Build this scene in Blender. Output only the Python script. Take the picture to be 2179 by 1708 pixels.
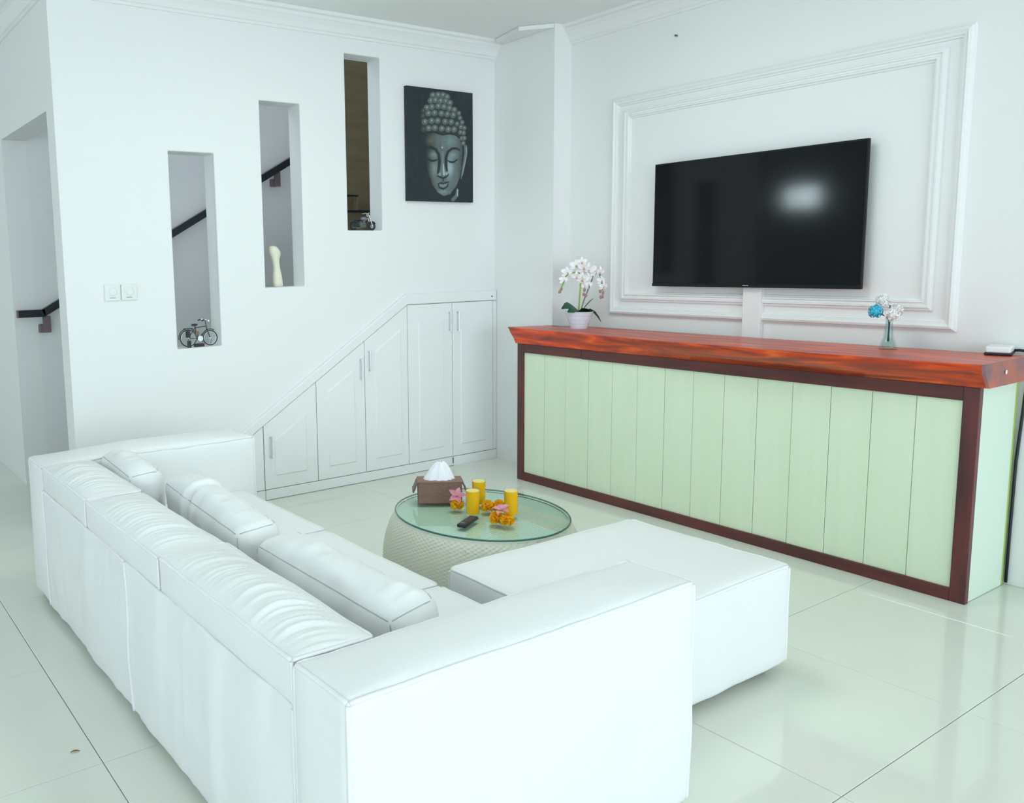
import bpy, bmesh, math, random
import numpy as np
from mathutils import Vector, Matrix, noise
random.seed(7)
S = bpy.context.scene
for o in list(bpy.data.objects):
    bpy.data.objects.remove(o)
COL = S.collection

# ------------------------------------------------------------------ camera
cam = bpy.data.cameras.new('camera')
cam.sensor_fit = 'HORIZONTAL'; cam.sensor_width = 36.0
cam.lens = 1829.0 / 2179 * 36
cam.shift_x = (1089.5 - 785.49) / 2179
cam.shift_y = (801.38 - 854.0) / 2179
co = bpy.data.objects.new('camera', cam); COL.objects.link(co)
yaw, pit, rol = (math.radians(a) for a in (-33.5564, -7.6305, -1.1568))
Fv = Vector((-math.sin(yaw)*math.cos(pit), math.cos(yaw)*math.cos(pit), math.sin(pit)))
Rv = Vector((math.cos(yaw), math.sin(yaw), 0)); Uv = Rv.cross(Fv)
R2 = Rv*math.cos(rol) + Uv*math.sin(rol); U2 = -Rv*math.sin(rol) + Uv*math.cos(rol)
co.matrix_world = Matrix(((R2.x, U2.x, -Fv.x, -4.58), (R2.y, U2.y, -Fv.y, -5.0999),
                          (R2.z, U2.z, -Fv.z, 1.5797), (0, 0, 0, 1)))
cam.clip_start = 0.05
S.camera = co

# ------------------------------------------------------------------ world, light, exposure
wd = bpy.data.worlds.new('world'); S.world = wd; wd.use_nodes = True
bg = wd.node_tree.nodes['Background']
bg.inputs[0].default_value = (0.825, 0.945, 1.065, 1); bg.inputs[1].default_value = 2.7

def area(name, loc, target, sx, sy, power, col):
    l = bpy.data.lights.new(name, 'AREA'); l.shape = 'RECTANGLE'
    l.size = sx; l.size_y = sy; l.energy = power; l.color = col
    o = bpy.data.objects.new(name, l); COL.objects.link(o); o.location = loc
    d = Vector(target) - Vector(loc)
    o.rotation_euler = d.to_track_quat('-Z', 'Y').to_euler()
    return o
# daylight through the glazed garden front behind the camera and through the side window of the hall
area('daylight_garden_front', (-3.9, -12.2, 1.6), (-3.9, 0, 1.6), 7.8, 2.9, 172, (0.84, 0.955, 1.06))
# added fill light in front of the solid wall closing the hall
area('hall_end_fill', (-5.6, 5.1, 1.7), (-3, -3, 1.8), 3., 2.2, 25, (0.86, 0.955, 1.05))
# added square fill light under the ceiling over the seating group, no fitting
area('ceiling_fill', (-2.0, -2.2, 3.17), (-2.0, -2.2, 0), 1.0, 1.0, 26, (0.86, 0.975, 0.985))
S.view_settings.view_transform = 'Standard'; S.view_settings.look = 'None'
S.view_settings.exposure = 0.03; S.view_settings.gamma = 1.0
S.view_settings.use_curve_mapping = False

# ------------------------------------------------------------------ materials
def srgb(*c):
    return tuple(((x/255)/12.92 if x/255 <= .04045 else (((x/255)+.055)/1.055)**2.4) for x in c) + (1,)
def mat(name, col, rough=.6, metal=0., spec=.5, bump=0., bscale=40., bstretch=(1, 1, 1), var=0., vscale=4.,
        vstretch=(1, 1, 1), col2=None, sheen=0.):
    m = bpy.data.materials.new(name); m.use_nodes = True
    nt = m.node_tree; b = nt.nodes['Principled BSDF']
    b.inputs['Base Color'].default_value = col; b.inputs['Roughness'].default_value = rough
    b.inputs['Metallic'].default_value = metal; b.inputs['Specular IOR Level'].default_value = spec
    if sheen: b.inputs['Sheen Weight'].default_value = sheen
    if bump or var or col2:
        tc = nt.nodes.new('ShaderNodeTexCoord')
    if bump:
        mp = nt.nodes.new('ShaderNodeMapping'); mp.inputs['Scale'].default_value = bstretch
        n = nt.nodes.new('ShaderNodeTexNoise'); n.inputs['Scale'].default_value = bscale; n.inputs['Detail'].default_value = 4
        bp = nt.nodes.new('ShaderNodeBump'); bp.inputs['Strength'].default_value = bump; bp.inputs['Distance'].default_value = .01
        nt.links.new(tc.outputs['Object'], mp.inputs[0]); nt.links.new(mp.outputs[0], n.inputs[0])
        nt.links.new(n.outputs[0], bp.inputs['Height']); nt.links.new(bp.outputs[0], b.inputs['Normal'])
    if var or col2:
        mp = nt.nodes.new('ShaderNodeMapping'); mp.inputs['Scale'].default_value = vstretch
        n = nt.nodes.new('ShaderNodeTexNoise'); n.inputs['Scale'].default_value = vscale; n.inputs['Detail'].default_value = 5
        r = nt.nodes.new('ShaderNodeValToRGB')
        c2 = col2 if col2 else tuple(x*(1-var) for x in col[:3]) + (1,)
        r.color_ramp.elements[0].color = c2; r.color_ramp.elements[1].color = col
        r.color_ramp.elements[0].position = .35; r.color_ramp.elements[1].position = .65
        nt.links.new(tc.outputs['Object'], mp.inputs[0]); nt.links.new(mp.outputs[0], n.inputs[0])
        nt.links.new(n.outputs[0], r.inputs[0]); nt.links.new(r.outputs[0], b.inputs['Base Color'])
    return m
def clearglass(name, tint, rough=.0, ior=1.45):
    m = bpy.data.materials.new(name); m.use_nodes = True
    nt = m.node_tree; nt.nodes.clear()
    out = nt.nodes.new('ShaderNodeOutputMaterial'); mx = nt.nodes.new('ShaderNodeMixShader')
    fr = nt.nodes.new('ShaderNodeFresnel'); fr.inputs[0].default_value = ior
    t = nt.nodes.new('ShaderNodeBsdfTransparent'); t.inputs[0].default_value = tint
    g = nt.nodes.new('ShaderNodeBsdfGlossy'); g.inputs['Roughness'].default_value = rough
    ge = nt.nodes.new('ShaderNodeNewGeometry'); sub = nt.nodes.new('ShaderNodeMath'); sub.operation = 'SUBTRACT'; sub.use_clamp = True
    nt.links.new(fr.outputs[0], sub.inputs[0]); nt.links.new(ge.outputs['Backfacing'], sub.inputs[1])
    nt.links.new(sub.outputs[0], mx.inputs[0]); nt.links.new(t.outputs[0], mx.inputs[1])
    nt.links.new(g.outputs[0], mx.inputs[2]); nt.links.new(mx.outputs[0], out.inputs[0])
    return m

M = {}
M['wall'] = mat('white_plaster', (.90, .91, .895, 1), .75, spec=.2, bump=.04, bscale=9)
M['wall_grey'] = mat('stair_plaster', (.88, .89, .885, 1), .8, spec=.2, bump=.04, bscale=9)
M['ceil'] = mat('ceiling_paint', (.90, .92, .89, 1), .85, spec=.1)
M['trim'] = mat('white_gloss_trim', (.90, .91, .90, 1), .4, spec=.35)
M['cab'] = mat('white_lacquer', (.91, .92, .915, 1), .35, spec=.4)
M['tile'] = mat('porcelain_tile', (.82, .85, .755, 1), .07, spec=.42, var=.03, vscale=2.5)
M['grout'] = mat('tile_grout', (.46, .48, .43, 1), .9)
M['brown'] = mat('brown_landing_panel', srgb(150, 136, 104), .6, var=.15, vscale=3, vstretch=(1, 1, 6))
M['rail'] = mat('black_rail_paint', srgb(22, 30, 38), .35)
M['bracket'] = mat('mauve_bracket', srgb(120, 105, 110), .5)
M['sofa'] = mat('white_leatherette', (.90, .915, .90, 1), .42, spec=.35, bump=.12, bscale=90)
M['pipe'] = mat('white_piping', (.92, .93, .93, 1), .5, spec=.3)
M['seam'] = mat('grey_seam', (.50, .55, .57, 1), .6)
M['foot'] = mat('black_foot', srgb(20, 26, 34), .4)
M['plank'] = mat('pale_green_paint', (.76, .865, .655, 1), .45, spec=.3, col2=(.73, .845, .625, 1), vscale=3, vstretch=(6, 6, .35), bump=.10, bscale=30, bstretch=(3, 3, .15))
M['greenside'] = mat('mint_side_paint', (.73, .86, .73, 1), .5, spec=.3)
M['greenedge'] = mat('bright_green_edge', (.42, .62, .10, 1), .5)
M['frame'] = mat('dark_red_wood', srgb(104, 50, 46), .38, col2=srgb(80, 40, 38), vscale=5, vstretch=(3, .5, 3), bump=.15, bscale=30, bstretch=(3, .3, 3))
M['post'] = mat('dark_red_wood_upright', srgb(104, 50, 48), .38, col2=srgb(74, 40, 42), vscale=5, vstretch=(3, 3, .5))

def slabmat():
    m = bpy.data.materials.new('red_hardwood_slab'); m.use_nodes = True
    nt = m.node_tree; b = nt.nodes['Principled BSDF']
    tc = nt.nodes.new('ShaderNodeTexCoord'); mp = nt.nodes.new('ShaderNodeMapping')
    mp.inputs['Scale'].default_value = (7, .9, 9)
    n = nt.nodes.new('ShaderNodeTexNoise'); n.inputs['Scale'].default_value = 2.2; n.inputs['Detail'].default_value = 8
    n.inputs['Distortion'].default_value = 1.2
    r = nt.nodes.new('ShaderNodeValToRGB'); e = r.color_ramp.elements
    e[0].position = .30; e[0].color = srgb(124, 52, 36)
    e[1].position = .74; e[1].color = srgb(250, 118, 34)
    q = e.new(.45); q.color = srgb(178, 60, 30)
    q = e.new(.6); q.color = srgb(230, 78, 18)
    nt.links.new(tc.outputs['Object'], mp.inputs[0]); nt.links.new(mp.outputs[0], n.inputs[0])
    nt.links.new(n.outputs[0], r.inputs[0]); nt.links.new(r.outputs[0], b.inputs['Base Color'])
    bp = nt.nodes.new('ShaderNodeBump'); bp.inputs['Strength'].default_value = .2; bp.inputs['Distance'].default_value = .01
    nt.links.new(n.outputs[0], bp.inputs['Height']); nt.links.new(bp.outputs[0], b.inputs['Normal'])
    b.inputs['Roughness'].default_value = .3; b.inputs['Specular IOR Level'].default_value = .5
    return m
M['slab'] = slabmat()
M['slabend'] = mat('sawn_slab_end', srgb(186, 104, 84), .5, col2=srgb(126, 98, 104), vscale=9, vstretch=(1, 1, 1), bump=.3, bscale=20)
M['wicker'] = mat('pale_wicker', srgb(243, 244, 226), .55, spec=.3)
M['wickertop'] = mat('pale_wicker_top', srgb(226, 232, 214), .6)
M['tglass'] = clearglass('green_table_glass', (.90, .97, .95, 1), .02, 1.45)
M['tedge'] = mat('green_glass_edge', srgb(60, 110, 104), .15)
M['glass'] = clearglass('drinking_glass', (.985, .99, .985, 1), .0, 1.3)
M['vase'] = clearglass('vase_glass', (.84, .92, .91, 1), .03, 1.45)
M['juice'] = mat('orange_juice', (1.0, .56, .002, 1), .3, spec=.3)
M['foam'] = mat('juice_foam', (.90, .72, .25, 1), .6)
M['marigold'] = mat('marigold_orange', (1.0, .50, .006, 1), .6, col2=(1.0, .66, .02, 1), vscale=30)
M['pinkpetal'] = mat('pink_petal', (.90, .32, .47, 1), .55, col2=(.93, .52, .64, 1), vscale=25)
M['tissuebox'] = mat('brown_woven_box', srgb(148, 112, 98), .65, bump=.5, bscale=60, bstretch=(1, 1, 4), col2=srgb(128, 98, 86), vscale=50, vstretch=(1, 1, 5))
M['flap'] = mat('brown_flap', srgb(106, 84, 70), .6)
M['tissue'] = mat('tissue_paper', (.90, .92, .95, 1), .8)
M['remote'] = mat('black_plastic', srgb(28, 30, 36), .35)
M['keys'] = mat('grey_keys', srgb(92, 88, 84), .5)
M['pot'] = mat('white_ceramic', (.82, .88, .97, 1), .25, spec=.5)
M['soil'] = mat('moss', srgb(70, 78, 50), .9, col2=srgb(36, 48, 30), vscale=60)
M['leaf'] = mat('dark_green_leaf', srgb(24, 92, 58), .35, col2=srgb(14, 66, 44), vscale=8)
M['leaf2'] = mat('grey_green_leaf', srgb(78, 122, 98), .4)
M['stem'] = mat('lime_stem', srgb(150, 190, 70), .5)
M['stem2'] = mat('grey_stem', srgb(120, 140, 100), .5)
M['orchid'] = mat('orchid_petal', (.95, .91, .93, 1), .6, col2=(.97, .97, .98, 1), vscale=18)
M['orchidlip'] = mat('orchid_lip', srgb(240, 214, 182), .6, col2=srgb(204, 158, 140), vscale=60)
M['bud'] = mat('orchid_bud', srgb(176, 140, 128), .6)
M['blue'] = mat('turquoise_petal', (.03, .47, .68, 1), .5, col2=(.06, .62, .82, 1), vscale=40)
M['cream'] = mat('cream_petal', (.92, .90, .87, 1), .6, col2=(.95, .94, .92, 1), vscale=40)
M['darkstem'] = mat('dark_stem', srgb(48, 84, 76), .5)
M['router'] = mat('white_plastic', (.88, .91, .91, 1), .35)
M['black'] = mat('black_rubber', srgb(24, 32, 38), .5)
M['screen'] = mat('tv_screen', (.004, .005, .007, 1), .09, spec=.24)
M['bezel'] = mat('tv_bezel', (.006, .008, .010, 1), .35, spec=.25)
M['logo'] = mat('pale_logo', (.45, .47, .5, 1), .4)
M['plate'] = mat('ivory_plate', (.84, .87, .84, 1), .35)
M['plategrey'] = mat('grey_mark', (.38, .45, .45, 1), .5)
M['steel'] = mat('brushed_steel', (.62, .68, .70, 1), .35, metal=.7)
M['canvas'] = mat('dark_canvas', srgb(30, 42, 48), .6)
M['bike'] = mat('dark_green_enamel', srgb(38, 48, 46), .35)
M['tyre'] = mat('tyre', srgb(34, 46, 48), .6)
M['chrome'] = mat('model_chrome', (.75, .80, .80, 1), .25, metal=.8)
M['saddle'] = mat('dark_leather', srgb(44, 38, 38), .5)
M['tan'] = mat('tan_leather', srgb(128, 106, 84), .6)
M['bone'] = mat('carved_bone', srgb(238, 236, 214), .55, bump=.25, bscale=30)
M['dryleaf'] = mat('dry_leaf', srgb(206, 128, 24), .6, col2=srgb(120, 80, 40), vscale=30)
M['tankpaint'] = mat('model_tank', srgb(120, 124, 136), .25)
M['nail'] = mat('nail', srgb(90, 100, 96), .5)

for k in ('marigold', 'pinkpetal'):      # thin petals let light through
    nt = M[k].node_tree; pb = nt.nodes['Principled BSDF']; ou = nt.nodes['Material Output']
    tl = nt.nodes.new('ShaderNodeBsdfTranslucent'); mx = nt.nodes.new('ShaderNodeMixShader'); mx.inputs[0].default_value = .45
    if pb.inputs['Base Color'].is_linked: nt.links.new(pb.inputs['Base Color'].links[0].from_socket, tl.inputs[0])
    else: tl.inputs[0].default_value = pb.inputs['Base Color'].default_value
    nt.links.new(pb.outputs[0], mx.inputs[1]); nt.links.new(tl.outputs[0], mx.inputs[2]); nt.links.new(mx.outputs[0], ou.inputs[0])
# ------------------------------------------------------------------ helpers
def tag(o, label=None, cat=None, group=None, kind=None):
    if label: o['label'] = label
    if cat: o['category'] = cat
    if group: o['group'] = group
    if kind: o['kind'] = kind
    return o
def worldloc(p):
    v = Vector((0, 0, 0))
    while p is not None:
        v += p.location; p = p.parent
    return v
def thing(name, loc, label, cat, group=None, rotz=0.):
    o = bpy.data.objects.new(name, None); COL.objects.link(o); o.empty_display_size = .05
    o.location = loc; o.rotation_euler = (0, 0, rotz)
    return tag(o, label, cat, group)
def add(name, V, F, m, parent=None, smooth=False, local=False, smooth_angle=None, **tags):
    V = np.asarray(V, float)
    if parent is not None and not local:
        V = V - np.array(worldloc(parent))
    me = bpy.data.meshes.new(name)
    me.from_pydata([tuple(v) for v in V], [], [tuple(int(i) for i in f) for f in F]); me.update()
    if smooth:
        me.polygons.foreach_set('use_smooth', [True]*len(me.polygons))
    mm = M[m] if isinstance(m, str) else m
    me.materials.append(mm)
    o = bpy.data.objects.new(name, me); COL.objects.link(o)
    if parent is not None: o.parent = parent
    if smooth_angle is not None:
        me.polygons.foreach_set('use_smooth', [True]*len(me.polygons))
        me.set_sharp_from_angle(angle=math.radians(smooth_angle))
    tag(o, **tags)
    return o
class G:
    """collects geometry for one mesh"""
    def __init__(s): s.V = []; s.F = []
    def put(s, V, F):
        k = len(s.V); s.V += [tuple(v) for v in V]; s.F += [tuple(i+k for i in f) for f in F]; return s
    def box(s, x0, x1, y0, y1, z0, z1):
        x0, x1 = sorted((x0, x1)); y0, y1 = sorted((y0, y1)); z0, z1 = sorted((z0, z1))
        return s.put([(x0,y0,z0),(x1,y0,z0),(x1,y1,z0),(x0,y1,z0),(x0,y0,z1),(x1,y0,z1),(x1,y1,z1),(x0,y1,z1)],
              [(3,2,1,0),(4,5,6,7),(0,1,5,4),(1,2,6,5),(2,3,7,6),(3,0,4,7)])
    def cbox(s, x0, x1, y0, y1, z0, z1, b=.003):
        """box with chamfered edges"""
        x0, x1 = sorted((x0, x1)); y0, y1 = sorted((y0, y1)); z0, z1 = sorted((z0, z1))
        bm = bmesh.new(); bmesh.ops.create_cube(bm, size=1)
        for v in bm.verts:
            v.co = Vector(((x0+x1)/2+v.co.x*(x1-x0), (y0+y1)/2+v.co.y*(y1-y0), (z0+z1)/2+v.co.z*(z1-z0)))
        bmesh.ops.bevel(bm, geom=bm.edges[:], offset=b, segments=2, affect='EDGES', profile=.5)
        bm.verts.ensure_lookup_table()
        V = [tuple(v.co) for v in bm.verts]; F = [[v.index for v in f.verts] for f in bm.faces]; bm.free()
        return s.put(V, F)
    def tube(s, pts, r, n=8, closed=False, caps=True):
        V, F = tube(pts, r, n, closed, caps); return s.put(V, F)
    def lathe(s, prof, n=24, c=(0, 0, 0), ex=1., ey=1.):
        V, F = lathe(prof, n, c, ex, ey); return s.put(V, F)
    def sphere(s, c, r, n=10, m=7, sc=(1, 1, 1)):
        prof = [(max(1e-4, r*math.sin(math.pi*i/m)), -r*math.cos(math.pi*i/m)) for i in range(m+1)]
        V, F = lathe(prof, n, (0, 0, 0))
        return s.put([(c[0]+v[0]*sc[0], c[1]+v[1]*sc[1], c[2]+v[2]*sc[2]) for v in V], F)
    def add(s, name, m, parent=None, **k): return add(name, s.V, s.F, m, parent, **k)
def tube(pts, r, n=8, closed=False, caps=True):
    P = [Vector(p) for p in pts]; k = len(P)
    rs = r if hasattr(r, '__len__') else [r]*k
    V = []; F = []; prev = None
    for i in range(k):
        a = P[(i-1) % k] if (closed or i > 0) else P[i]
        b = P[(i+1) % k] if (closed or i < k-1) else P[i]
        t = (b-a).normalized()
        if prev is None:
            up = Vector((0, 0, 1)) if abs(t.z) < .9 else Vector((1, 0, 0))
            nx = t.cross(up).normalized()
        else:
            nx = (prev - t*prev.dot(t)).normalized()
        prev = nx; ny = t.cross(nx)
        for j in range(n):
            a2 = 2*math.pi*j/n
            V.append(P[i] + (nx*math.cos(a2)+ny*math.sin(a2))*rs[i])
    for i in range(k if closed else k-1):
        for j in range(n):
            a = i*n+j; b = i*n+(j+1) % n; c = ((i+1) % k)*n+(j+1) % n; d = ((i+1) % k)*n+j
            F.append((a, b, c, d))
    if caps and not closed:
        F.append(tuple(range(n-1, -1, -1))); F.append(tuple((k-1)*n+j for j in range(n)))
    return V, F
def lathe(prof, n=24, c=(0, 0, 0), ex=1., ey=1.):
    V = []; F = []
    for (r, z) in prof:
        for j in range(n):
            a = 2*math.pi*j/n
            V.append((c[0]+r*ex*math.cos(a), c[1]+r*ey*math.sin(a), c[2]+z))
    k = len(prof)
    for i in range(k-1):
        for j in range(n):
            F.append((i*n+j, i*n+(j+1) % n, (i+1)*n+(j+1) % n, (i+1)*n+j))
    if prof[0][0] > 1e-3: F.append(tuple(range(n-1, -1, -1)))
    if prof[-1][0] > 1e-3: F.append(tuple((k-1)*n+j for j in range(n)))
    return V, F
def prism(poly, axis, a, b, cham=0.):
    """extrude a 2-D polygon; axis 'y': poly in (x,z), from y=a (back) to y=b (front); optional chamfered front"""
    n = len(poly)
    def inset(p, d):
        q = []
        for i in range(n):
            A = Vector(p[i-1]); B = Vector(p[i]); C_ = Vector(p[(i+1) % n])
            e1 = (B-A).normalized(); e2 = (C_-B).normalized()
            n1 = Vector((-e1.y, e1.x)); n2 = Vector((-e2.y, e2.x))
            bis = n1+n2; bis = bis/(bis.dot(n1))
            q.append(tuple(B+bis*d))
        return q
    ar = sum(poly[i-1][0]*poly[i][1]-poly[i][0]*poly[i-1][1] for i in range(n))
    if ar < 0: poly = poly[::-1]
    rings = [(poly, a)]
    if cham:
        s = cham if b < a else -cham
        rings += [(poly, b+s), (inset(poly, cham), b)]
    else: rings += [(poly, b)]
    V = []; F = []
    for p, d in rings:
        for (u, w) in p:
            V.append((u, d, w) if axis == 'y' else ((d, u, w) if axis == 'x' else (u, w, d)))
    for r in range(len(rings)-1):
        for i in range(n):
            j = (i+1) % n
            F.append((r*n+i, r*n+j, (r+1)*n+j, (r+1)*n+i))
    F.append(tuple(range(n-1, -1, -1))); F.append(tuple((len(rings)-1)*n+i for i in range(n)))
    return V, F
def fixnormals(o):
    bm = bmesh.new(); bm.from_mesh(o.data); bmesh.ops.recalc_face_normals(bm, faces=bm.faces[:]); bm.to_mesh(o.data); bm.free(); return o
def wall_holes(name, axis, fixed0, fixed1, u0, u1, z0, z1, holes, m, bev=0.):
    """slab with rectangular openings; axis 'y' -> runs along x between y=fixed0..fixed1"""
    us = sorted({u0, u1} | {h[0] for h in holes} | {h[1] for h in holes})
    zs = sorted({z0, z1} | {h[2] for h in holes} | {h[3] for h in holes})
    us = [u for u in us if u0 <= u <= u1]; zs = [z for z in zs if z0 <= z <= z1]
    bm = bmesh.new()
    P = lambda u, d, z: (u, d, z) if axis == 'y' else (d, u, z)
    vd = {}
    def vv(i, d, k):
        key = (i, d, k)
        if key not in vd: vd[key] = bm.verts.new(P(us[i], (fixed0, fixed1)[d], zs[k]))
        return vd[key]
    solid = set()
    for i in range(len(us)-1):
        for k in range(len(zs)-1):
            cu = (us[i]+us[i+1])/2; cz = (zs[k]+zs[k+1])/2
            if not any(h[0] < cu < h[1] and h[2] < cz < h[3] for h in holes): solid.add((i, k))
    for (i, k) in solid:
        for d in (0, 1):
            bm.faces.new([vv(i, d, k), vv(i+1, d, k), vv(i+1, d, k+1), vv(i, d, k+1)])
        for (di, dk, e) in ((-1, 0, ((i, k), (i, k+1))), (1, 0, ((i+1, k), (i+1, k+1))), (0, -1, ((i, k), (i+1, k))), (0, 1, ((i, k+1), (i+1, k+1)))):
            if (i+di, k+dk) not in solid:
                (a, b), (c, d2) = e
                bm.faces.new([vv(a, 0, b), vv(c, 0, d2), vv(c, 1, d2), vv(a, 1, b)])
    bmesh.ops.recalc_face_normals(bm, faces=bm.faces[:])
    if bev:
        ed = []
        for e in bm.edges:
            if len(e.link_faces) == 2 and e.calc_face_angle(0) > .5:
                mid = (e.verts[0].co+e.verts[1].co)/2
                u = mid.x if axis == 'y' else mid.y
                if u0+.01 < u < u1-.01 and z0+.01 < mid.z < z1-.01: ed.append(e)
        bmesh.ops.bevel(bm, geom=ed, offset=bev, segments=3, affect='EDGES', profile=.5)
    me = bpy.data.meshes.new(name); bm.to_mesh(me); bm.free()
    me.materials.append(M[m]); o = bpy.data.objects.new(name, me); COL.objects.link(o)
    tag(o, kind='structure'); return o
def struct(name, g, m, label=None, **k):
    o = g.add(name, m, **k); tag(o, label, kind='structure'); return o

# ------------------------------------------------------------------ room shell
XW = .17          # television wall
XL = -3.28        # end of the stair wall
ZC = 3.2
g = G().box(-8, XW+.2, -12.4, 5.2, -.15, -.010); floor = struct('floor', g, 'grout')
g = G().box(-8, XW+.2, -12.4, .16, ZC, ZC+.12).box(-8, XL+.16, .16, 5.2, ZC, ZC+.12); struct('ceiling', g, 'ceil')
# polished tiles, one object each
meshes = {}
def tile(x0, x1, y0, y1):
    sx = x1-x0-.0026; sy = y1-y0-.0026
    key = (round(sx, 3), round(sy, 3))
    if key not in meshes:
        me = bpy.data.meshes.new('tile'); b = .0015
        V = [(-sx/2, -sy/2, -.010), (sx/2, -sy/2, -.010), (sx/2, sy/2, -.010), (-sx/2, sy/2, -.010),
             (-sx/2, -sy/2, -b), (sx/2, -sy/2, -b), (sx/2, sy/2, -b), (-sx/2, sy/2, -b),
             (-sx/2+b, -sy/2+b, 0), (sx/2-b, -sy/2+b, 0), (sx/2-b, sy/2-b, 0), (-sx/2+b, sy/2-b, 0)]
        F = [(0, 1, 5, 4), (1, 2, 6, 5), (2, 3, 7, 6), (3, 0, 4, 7), (4, 5, 9, 8), (5, 6, 10, 9), (6, 7, 11, 10), (7, 4, 8, 11), (8, 9, 10, 11)]
        me.from_pydata(V, [], F); me.materials.append(M['tile']); meshes[key] = me
    o = bpy.data.objects.new('tile', meshes[key]); COL.objects.link(o); o.parent = floor
    o.location = ((x0+x1)/2, (y0+y1)/2, 0)
xr = [XW, -.548, -1.348, -2.16, -2.96, -3.2]
yr = [.0, -.78, -1.555, -2.333, -3.11, -3.91, -4.71, -5.51, -6.31, -7.11, -7.91, -8.71]
xl = [-3.2, -3.888, -4.688, -5.488, -6.288, -7.088, -7.888]
yl = [5.2, 4.735, 3.935, 3.135, 2.335, 1.535, .735, -.065, -.865, -1.665, -2.465, -3.265, -4.065, -4.865, -5.665, -6.465, -7.265, -8.065, -8.71]
for i in range(len(xr)-1):
    for j in range(len(yr)-1): tile(xr[i+1], xr[i], yr[j+1], yr[j])
for i in range(len(xl)-1):
    for j in range(len(yl)-1): tile(xl[i+1], xl[i], yl[j+1], yl[j])

NICHES = [(-2.622, -2.326, 1.063, 2.267), (-1.998, -1.703, 1.423, 2.615), (-1.347, -1.057, 1.797, 2.976)]
wall_holes('wall_stair', 'y', 0., .16, XL, 0., 0., ZC, NICHES, 'wall', bev=.007)
# corner column, television wall, back and left walls
struct('wall_corner', G().box(0, XW+.2, -.625, .16, 0, ZC), 'wall')
struct('wall_television', G().box(XW, XW+.2, -12.4, -.625, 0, ZC), 'wall')
wall_holes('wall_back', 'y', -12.4, -12.55, -8, XW+.2, 0, ZC, [(-7.8, .0, .1, 3.1)], 'wall')
wall_holes('wall_left', 'x', -8., -8.15, -12.4, 5.2, 0, ZC, [(2.0, 2.52, 2.27, 2.56), (-4.9, -1.5, .7, 2.75)], 'wall')
struct('wall_hall_end', G().box(-8, XL+.16, 5.2, 5.35, 0, ZC), 'wall')
# wall with the doorway to the stairs (runs away from the stair wall's end)
wall_holes('wall_hall', 'x', XL, XL+.16, .16, 5.2, 0., ZC, [(.16, 1.45, -.01, 2.474)], 'wall')
# stairwell behind the niches: tall shaft, closed at the top
struct('wall_stairwell', G().box(XL+.16, .5, 1.45, 1.6, 0, 5.2), 'wall_grey')
struct('wall_stairwell_end', G().box(.37, .5, .16, 1.45, 0, 5.2), 'wall_grey')
struct('stairwell_light_block', G().box(XL+.16, .5, .0, 1.6, 5.2, 5.3), 'ceil')  # unseen roof added to keep sky light out of the shaft
struct('wall_landing', G().box(-.80, .37, 1.42, 1.45, 1.2, 5.0), 'brown')
struct('wall_stair_upper', G().box(XL+.16, .5, .0, .16, ZC+.12, 5.2), 'wall_grey')
# bright little window high in the hall (seen mirrored in the television)
wm = bpy.data.materials.new('daylit_pane'); wm.use_nodes = True
wb = wm.node_tree.nodes['Principled BSDF']; wb.inputs['Emission Color'].default_value = (.75, .95, 1, 1); wb.inputs['Emission Strength'].default_value = 34
wn = G().box(-8.09, -8.07, 2.0, 2.52, 2.27, 2.56).add('window_1', wm); tag(wn, kind='structure')
G().box(-8.07, -8.03, 2.36, 2.39, 2.27, 2.56).add('window_mullion', 'trim', wn)

# cornices
def cornice(name, path_axis, a, b, base, sgn):
    prof = [(0, 3.075), (.012, 3.075), (.016, 3.09), (.026, 3.095), (.040, 3.125), (.062, 3.150), (.070, 3.155), (.072, 3.175), (.095, 3.18), (.098, 3.2), (0, 3.2)]
    V = []; F = []; n = len(prof)
    for s in (a, b):
        for (d, z) in prof:
            V.append((s, base+sgn*d, z) if path_axis == 'x' else (base+sgn*d, s, z))
    for i in range(n):
        j = (i+1) % n; F.append((i, j, n+j, n+i))
    F.append(tuple(range(n))); F.append(tuple(range(2*n-1, n-1, -1)))
    o = add(name, V, F, 'trim', kind='structure'); fixnormals(o); return o
cornice('trim_1', 'x', XL, 0, 0, -1)
cornice('trim_2', 'y', -12.4, -.625, XW, -1)
cornice('trim_3', 'y', 0, 5.2, XL, -1)
# dropped ceiling patch by the column with its bright edge and shadow gap
g = G()
V, F = prism([(-.165, -.44), (-.005, -.625), (-.005, -.10), (-.075, -.10)], 'z', ZC-.002, ZC-.03)
g.put(V, F); fixnormals(struct('trim_4', g, 'ceil'))
# white plinth board right of the bar
struct('trim_5', G().cbox(.088, XW-.002, -8.38, -3.30, .0, .980, .004), 'trim')

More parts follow.
